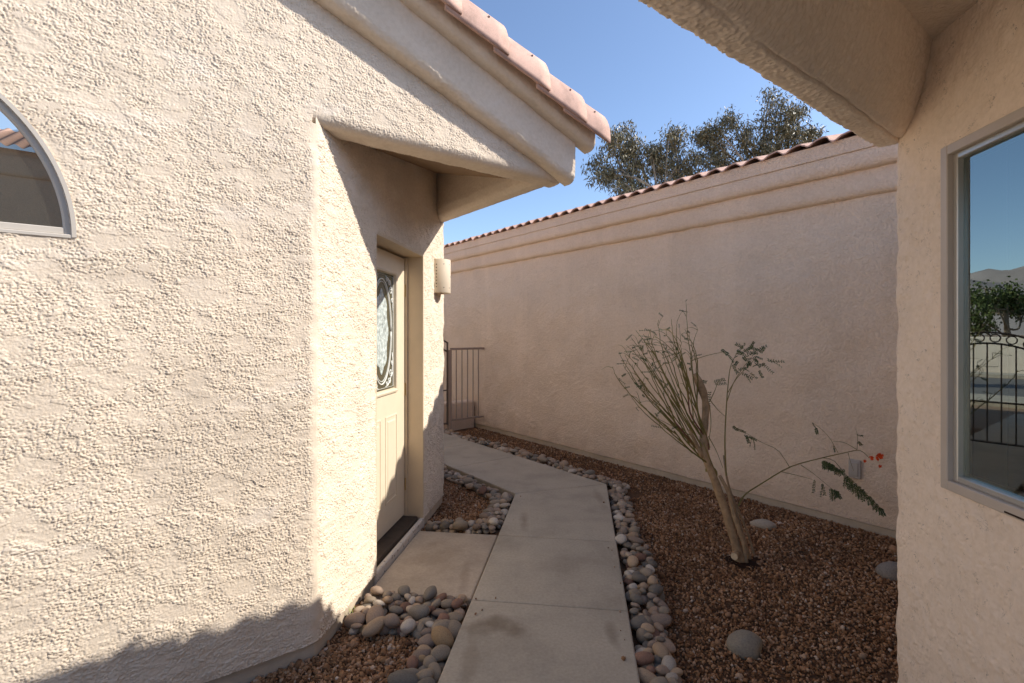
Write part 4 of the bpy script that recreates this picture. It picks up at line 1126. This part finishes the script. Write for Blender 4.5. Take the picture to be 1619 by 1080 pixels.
mb.tube(path([(1188, 893, 3.49), (1176, 850, 3.50), (1162, 800, 3.52), (1150, 760, 3.54), (1144, 720, 3.55)], 16), np.linspace(0.011, 0.006, 16), 7)
mb.tube(path([(1196, 893, 3.53), (1186, 855, 3.54), (1170, 812, 3.55), (1160, 790, 3.56)], 12), np.linspace(0.009, 0.006, 12), 7)
mb.build('side_trunk', M['bark_dark'], shrub, True)
cs = at(1161, 880, 3.40); mb = MB()
mb.tube([at(1166, 874, 3.46), cs], [0.026, 0.024], 12); mb.build('cut_stub', M['bark'], shrub)
mb = MB(); dv = at(1161, 880.5, 3.395) - at(1166, 874, 3.46); dv /= np.linalg.norm(dv)
mb.tube([cs + dv * 0.0005, cs + dv * 0.003], [0.0225, 0.0215], 14); mb.build('cut_face', M['cut'], shrub)
# leaflets: small two-faced diamonds bent along the rib
LF = MB()
def leaflet(p, dirv, nrm, L, w):
    side = np.cross(dirv, nrm); side /= np.linalg.norm(side) + 1e-9
    LF.add([p, p + dirv * L * 0.45 + side * w, p + dirv * L - nrm * L * 0.1, p + dirv * L * 0.45 - side * w], [(0, 1, 2), (0, 2, 3)])
def pinna(p0, p1, pairs, L, rg):
    p0 = np.array(p0); p1 = np.array(p1); ax = p1 - p0; ln = np.linalg.norm(ax); ax /= ln
    nrm = np.array([rg.gauss(0, 0.5), -0.8, rg.gauss(0.3, 0.5)]); nrm /= np.linalg.norm(nrm)
    side = np.cross(ax, nrm); side /= np.linalg.norm(side)
    LF.tube([p0, p1], 0.0009, 4)
    for k in range(pairs):
        c = p0 + ax * ln * (k + 0.6) / pairs
        for sgn in (-1, 1):
            dv = ax * 0.55 + sgn * side * 0.85 + np.array([rg.gauss(0, 0.15) for _ in range(3)]); dv /= np.linalg.norm(dv)
            leaflet(c, dv, nrm, L * 1.3 * rg.uniform(0.8, 1.15), L * 0.32)
rg = random.Random(8)
stems = MB(); red = MB()
tops = [(1085, 490), (1103, 522), (1062, 505), (1071, 508), (1041, 505), (1028, 520), (1018, 528), (1052, 528), (1034, 530), (1005, 522), (998, 534), (990, 546), (992, 560), (978, 556), (968, 580), (985, 577), (988, 562), (1000, 545), (995, 622), (1005, 627), (1010, 600), (1022, 545), (1044, 540), (1060, 545), (1077, 540), (1000, 582), (1014, 560), (1030, 555), (1078, 560), (1092, 545), (1048, 560), (1026, 580), (1037, 660), (1012, 610), (1056, 520), (1066, 560), (1082, 520), (1008, 540)]
tops.sort(key=lambda p: math.atan2(p[0] - 1112, 735 - p[1]))
ngrp = 9; per = len(tops) / ngrp
for gi in range(ngrp):
    grp = tops[int(gi * per):int((gi + 1) * per)]
    mx_, my_ = sum(p[0] for p in grp) / len(grp), sum(p[1] for p in grp) / len(grp)
    by = 748 - 8 * gi + rg.uniform(-14, 14); bx = 1124 - (748 - by) * 0.22 + rg.uniform(-7, 7)
    Yg = Yb + rg.uniform(-0.16, 0.14)
    kx, ky = bx + (mx_ - bx) * 0.52 + rg.uniform(-8, 8), by + (my_ - by) * 0.50
    bow = rg.uniform(-14, 4)
    cane = path([(bx + 4, by + 16, Yb), (bx, by, Yb), (bx + (kx - bx) * 0.42 + bow, by + (ky - by) * 0.5, (Yb + Yg) / 2), (kx, ky, Yg)], 14)
    (red if gi % 4 == 2 else stems).tube(cane, np.linspace(0.0075, 0.0042, 14), 6, cap=False)
    for (tx, ty) in grp:
        j0 = rg.randint(5, 13); p0 = cane[j0]
        pe = at(tx, ty, Yg + rg.uniform(-0.2, 0.2)); dv = pe - p0; ln = np.linalg.norm(dv)
        side = np.array([rg.gauss(-0.02, 0.05), rg.gauss(0, 0.06), rg.uniform(0.0, 0.07)]) * ln
        pth = spline([p0, p0 + dv * 0.30 + side * 0.7, p0 + dv * 0.62 + side, p0 + dv * 0.86 + side * 0.55, pe], 18)
        pth += np.array([[rg.gauss(0, 0.0018) for _ in range(3)] for _ in range(18)])
        stems.tube(pth, np.linspace(0.0044, 0.0014, 18), 5, cap=False)
        for q in range(rg.randint(2, 5)):
            k_ = rg.randint(6, 17); p = pth[k_]
            L_ = rg.uniform(0.03, 0.13); a_ = rg.uniform(-1.7, 0.5)
            e = p + L_ * np.array([math.sin(a_) * 0.8, rg.uniform(-0.5, 0.5), math.cos(a_) * 0.75])
            stems.tube(spline([p, 0.5 * (p + e) + np.array([0, 0, L_ * 0.15]), e], 6), np.linspace(0.0019, 0.0008, 6), 4, cap=False)
            if rg.random() < 0.75: pinna(e, e + np.array([rg.uniform(-0.075, 0.045), rg.uniform(-0.03, 0.03), rg.uniform(-0.04, 0.03)]), rg.randint(5, 8), 0.0068, rg)
# right-hand upright stem with a leafy head
up = path([(1148, 752, 3.54), (1146, 700, 3.55), (1148, 650, 3.56), (1151, 610, 3.57), (1155, 580, 3.58), (1165, 558, 3.58)], 18)
stems.tube(up, np.linspace(0.0055, 0.002, 18), 6, cap=False)
for pts in ([(1149, 636, 3.56), (1160, 605, 3.55), (1176, 580, 3.54), (1188, 565, 3.53)], [(1150, 622, 3.56), (1165, 598, 3.6), (1182, 580, 3.62), (1196, 565, 3.63)], [(1122, 635, 3.5), (1130, 618, 3.48), (1136, 602, 3.46)], [(1122, 632, 3.5), (1135, 648, 3.52), (1146, 658, 3.54)],
            [(1120, 690, 3.5), (1132, 712, 3.5), (1143, 740, 3.5)], [(1122, 640, 3.5), (1124, 672, 3.46), (1120, 700, 3.45)], [(1094, 570, 3.5), (1118, 562, 3.55), (1146, 556, 3.6)],
            [(1112, 700, 3.45), (1126, 735, 3.44), (1140, 768, 3.44)], [(1095, 690, 3.48), (1075, 680, 3.5), (1040, 662, 3.5)]):
    stems.tube(path(pts, 10), np.linspace(0.0032, 0.0015, 10), 5, cap=False)
for _ in range(26):
    c = at(1186 + rg.gauss(0, 13), 565 + rg.gauss(0, 11), 3.57 + rg.gauss(0, 0.06))
    pinna(c, c + np.array([rg.uniform(-0.07, 0.08), rg.uniform(-0.03, 0.03), rg.uniform(-0.06, 0.05)]), 6, 0.013, rg)
for (x, y, x2, y2) in ((1212, 570, 1240, 572), (1212, 566, 1236, 580), (1205, 575, 1222, 590), (1200, 585, 1206, 597), (1140, 552, 1150, 560), (1150, 558, 1160, 572), (1128, 604, 1146, 600), (1130, 608, 1148, 606), (1104, 602, 1116, 604), (1120, 645, 1122, 620), (1158, 576, 1166, 590), (1178, 590, 1186, 604), (1190, 556, 1212, 547), (1186, 552, 1192, 541)):
    pinna(at(x, y, 3.56), at(x2, y2, 3.55), 7, 0.013, rg)
# low arching branch with fronds and flowers
ar = path([(1167, 800, 3.52), (1178, 782, 3.55), (1205, 764, 3.62), (1250, 738, 3.72), (1300, 724, 3.80), (1335, 716, 3.84), (1356, 712, 3.86), (1366, 716, 3.86), (1374, 724, 3.86)], 30)
stems.tube(ar, np.linspace(0.0055, 0.0018, 30), 6, cap=False)
for pts in ([(1248, 738, 3.72), (1230, 712, 3.70), (1205, 700, 3.68), (1180, 685, 3.66), (1158, 674, 3.66)], [(1325, 716, 3.83), (1312, 693, 3.80), (1298, 678, 3.78), (1284, 668, 3.77)], [(1355, 711, 3.86), (1356, 692, 3.85), (1353, 678, 3.84)],
            [(1355, 711, 3.86), (1335, 700, 3.86), (1317, 698, 3.86)], [(1300, 724, 3.80), (1318, 728, 3.79), (1335, 748, 3.77), (1350, 762, 3.75), (1370, 782, 3.74), (1394, 805, 3.73)], [(1236, 746, 3.7), (1262, 752, 3.74), (1284, 758, 3.78)], [(1266, 735, 3.74), (1285, 748, 3.76), (1302, 762, 3.77), (1318, 775, 3.77)], [(1341, 716, 3.85), (1344, 728, 3.84), (1350, 745, 3.82)]):
    stems.tube(path(pts, 10), np.linspace(0.0024, 0.0010, 10), 4, cap=False)
def frond(pts, n, L, spread):
    pp = path(pts, n)
    for k in range(n):
        f = 1 - 0.5 * k / n
        for sgn in (-1, 1):
            e = pp[k] + np.array([sgn * 0.012 + 0.018 + rg.gauss(0, 0.006), rg.gauss(0, 0.015), -spread * f * rg.uniform(0.7, 1.1)])
            pinna(pp[k], e, 10, L, rg)
frond([(1335, 748, 3.77), (1350, 762, 3.75), (1370, 780, 3.74), (1392, 802, 3.73)], 12, 0.013, 0.115)
frond([(1302, 728, 3.79), (1312, 732, 3.79), (1326, 742, 3.78)], 8, 0.012, 0.075)
frond([(1313, 772, 3.77), (1324, 776, 3.76)], 5, 0.012, 0.10)
for (x, y, x2, y2) in ((1288, 758, 1286, 779), (1301, 765, 1297, 785), (1300, 764, 1304, 783), (1176, 688, 1190, 694), (1184, 690, 1196, 696), (1180, 690, 1184, 700), (1192, 694, 1194, 711), (1188, 694, 1186, 706), (1158, 674, 1166, 680), (1164, 678, 1178, 684), (1284, 668, 1292, 680), (1290, 676, 1292, 686), (1318, 704, 1320, 714), (1354, 688, 1364, 690), (1356, 698, 1362, 704), (1336, 742, 1326, 752)):
    pinna(at(x, y, 3.76), at(x2, y2, 3.75), 8, 0.012, rg)
stems.build('stems', M['stem'], shrub, True); red.build('stem', M['stem_red'], shrub, True)
LF.build('foliage', M['leaf'], shrub)
for (x, y, s_) in ((1388, 722, 0.034), (1377, 724, 0.020), (1367, 729, 0.014), (1391, 737, 0.015), (1395, 720, 0.012)):
    fl = MB(); c = at(x, y, 3.86)
    for k in range(6):
        a = k * 1.05 + rg.random(); dv = np.array([math.cos(a), rg.uniform(-0.6, 0.1), math.sin(a)]); dv /= np.linalg.norm(dv)
        sd = np.cross(dv, [0, 1, 0.2]); sd /= np.linalg.norm(sd)
        fl.add([c, c + dv * s_ * 0.6 + sd * s_ * 0.45, c + dv * s_ + np.array([0, -s_ * 0.25, 0]), c + dv * s_ * 0.6 - sd * s_ * 0.45], [(0, 1, 2, 3)])
    fl.build('flower', M['petal'], shrub)

# ================================================================ TREES
def leaf_cloud(centres, n_per, spread, L, w, rng, droop=0.75):
    n = len(centres) * n_per
    c = np.repeat(centres, n_per, 0) + rng.normal(0, 1, (n, 3)) * spread
    d = rng.normal(0, 0.55, (n, 3)); d[:, 2] -= droop; d /= np.linalg.norm(d, axis=1)[:, None]
    s = np.cross(d, rng.normal(0, 1, (n, 3))); s /= np.linalg.norm(s, axis=1)[:, None] + 1e-9
    l = L * rng.uniform(0.7, 1.3, n)[:, None]
    nn = np.cross(d, s)
    V = np.stack([c, c + d * l * 0.4 + s * w, c + d * l + nn * l * 0.12, c + d * l * 0.4 - s * w], 1).reshape(-1, 3)
    b = 4 * np.arange(n)[:, None]
    return V, b + np.array([[0, 1, 2, 3]])
def tree(name, label, cat, base, trunk_pts, lobes, m_leaf, m_bark, seed, L, w, n_leaf, group=None):
    """tapered trunk, limbs to every lobe, twigs inside it and drooping leaves in clumps at the twig ends"""
    rngl = np.random.default_rng(seed)
    root = thing(name, label, cat, base, group)
    mb = MB(); tp = spline(trunk_pts, 12)
    mb.tube(tp, np.linspace(0.20, 0.07, 12), 9)
    cents = []
    for (c, rad) in lobes:
        c = np.array(c); st_ = tp[int(rngl.integers(4, 11))]
        midp = 0.5 * (st_ + c) + rngl.normal(0, 0.22, 3) + np.array([0, 0, -0.2])
        lp = spline([st_, midp, c + np.array([0, 0, rad * 0.4])], 10); mb.tube(lp, np.linspace(0.07, 0.016, 10), 6)
        nt_ = max(6, int(15 * rad ** 1.4))
        for _ in range(nt_):
            dv = rngl.normal(0, 1, 3); dv /= np.linalg.norm(dv); dv[2] *= 0.85
            e = c + dv * rad * rngl.uniform(0.45, 1.05)
            b0 = lp[int(rngl.integers(5, 10))]
            mb.tube(spline([b0, 0.5 * (b0 + e) + rngl.normal(0, 0.07, 3), e], 5), np.linspace(0.02, 0.007, 5), 4, cap=False)
            cents.append(e); cents.append(0.6 * e + 0.4 * b0 + rngl.normal(0, 0.1, 3))
    mb.build('trunk', m_bark, root, True)
    V, F = leaf_cloud(np.array(cents), max(4, n_leaf // len(cents)), 0.15, L, w, rngl)
    link('crown', V, F, m_leaf, root)
    return root
YT = 19.0
def LB(px, py, rpx, dy=0.0): return (at(px, py, YT + dy), rpx / 799 * YT)
tb = at(1040, 330, YT); tb[2] = -0.1
tree('eucalyptus_tree', 'grey green eucalyptus above the tiled wall, left one next to the gable tip', 'tree', tb,
     [tb, tb + [0.2, 0, 2.2], at(1050, 400, YT), at(1045, 330, YT), at(1038, 290, YT)],
     [LB(962, 225, 26), LB(985, 212, 22, 0.6), LB(955, 285, 24), LB(985, 300, 26, -0.5), LB(1005, 268, 24), LB(1055, 235, 28), LB(1065, 215, 14), LB(1040, 262, 26, 0.8), LB(1075, 262, 24), LB(1015, 310, 28), LB(1060, 300, 30), LB(1095, 270, 22), LB(945, 262, 15), LB(1000, 235, 12), LB(1030, 236, 12), LB(985, 250, 14)],
     M['leaf_euc'], M['bark_euc'], 5, 0.17, 0.022, 11500, 'eucalyptus trees')
tb2 = at(1205, 330, YT + 1.5); tb2[2] = -0.1
tree('eucalyptus_tree', 'taller eucalyptus above the tiled wall, right one under the porch beam', 'tree', tb2,
     [tb2, tb2 + [-0.3, 0, 2.5], at(1180, 380, YT + 1), at(1195, 300, YT + 1), at(1215, 230, YT + 1)],
     [LB(1130, 205, 22), LB(1152, 192, 18), LB(1110, 215, 14), LB(1170, 215, 24), LB(1145, 240, 26, 0.8), LB(1215, 165, 22), LB(1235, 190, 26), LB(1258, 175, 16), LB(1220, 215, 26), LB(1250, 215, 18), LB(1190, 240, 24), LB(1150, 265, 26), LB(1215, 250, 26), LB(1270, 232, 18), LB(1285, 212, 9), LB(1105, 250, 16), LB(1120, 280, 24), LB(1180, 280, 24)],
     M['leaf_euc'], M['bark_euc'], 6, 0.17, 0.022, 13000, 'eucalyptus trees')
# trees across the street, mirrored in the window
rngt = np.random.default_rng(12)
for k, pv_ in enumerate((-14, -9.5, -5, -1.0, 3.0, 7.5, 12)):
    b0 = UV(31 + 2.5 * (k % 3), pv_, -0.1); hgt = 2.6 + 0.7 * ((k * 7) % 3)
    lobes = [(b0 + np.array([rngt.normal(0, 1.0), rngt.normal(0, 1.0), hgt * rngt.uniform(0.55, 0.95)]), rngt.uniform(0.7, 1.1)) for _ in range(9)]
    tree('broadleaf_tree', 'round green tree behind the street wall, mirrored in the window', 'tree', b0, [b0, b0 + [0, 0, hgt * 0.3], b0 + [0.1, 0, hgt * 0.55], b0 + [0, 0.1, hgt * 0.8]], lobes, M['leaf_hedge'], M['bark_dark'], 40 + k, 0.16, 0.06, 4200, 'trees across the street')
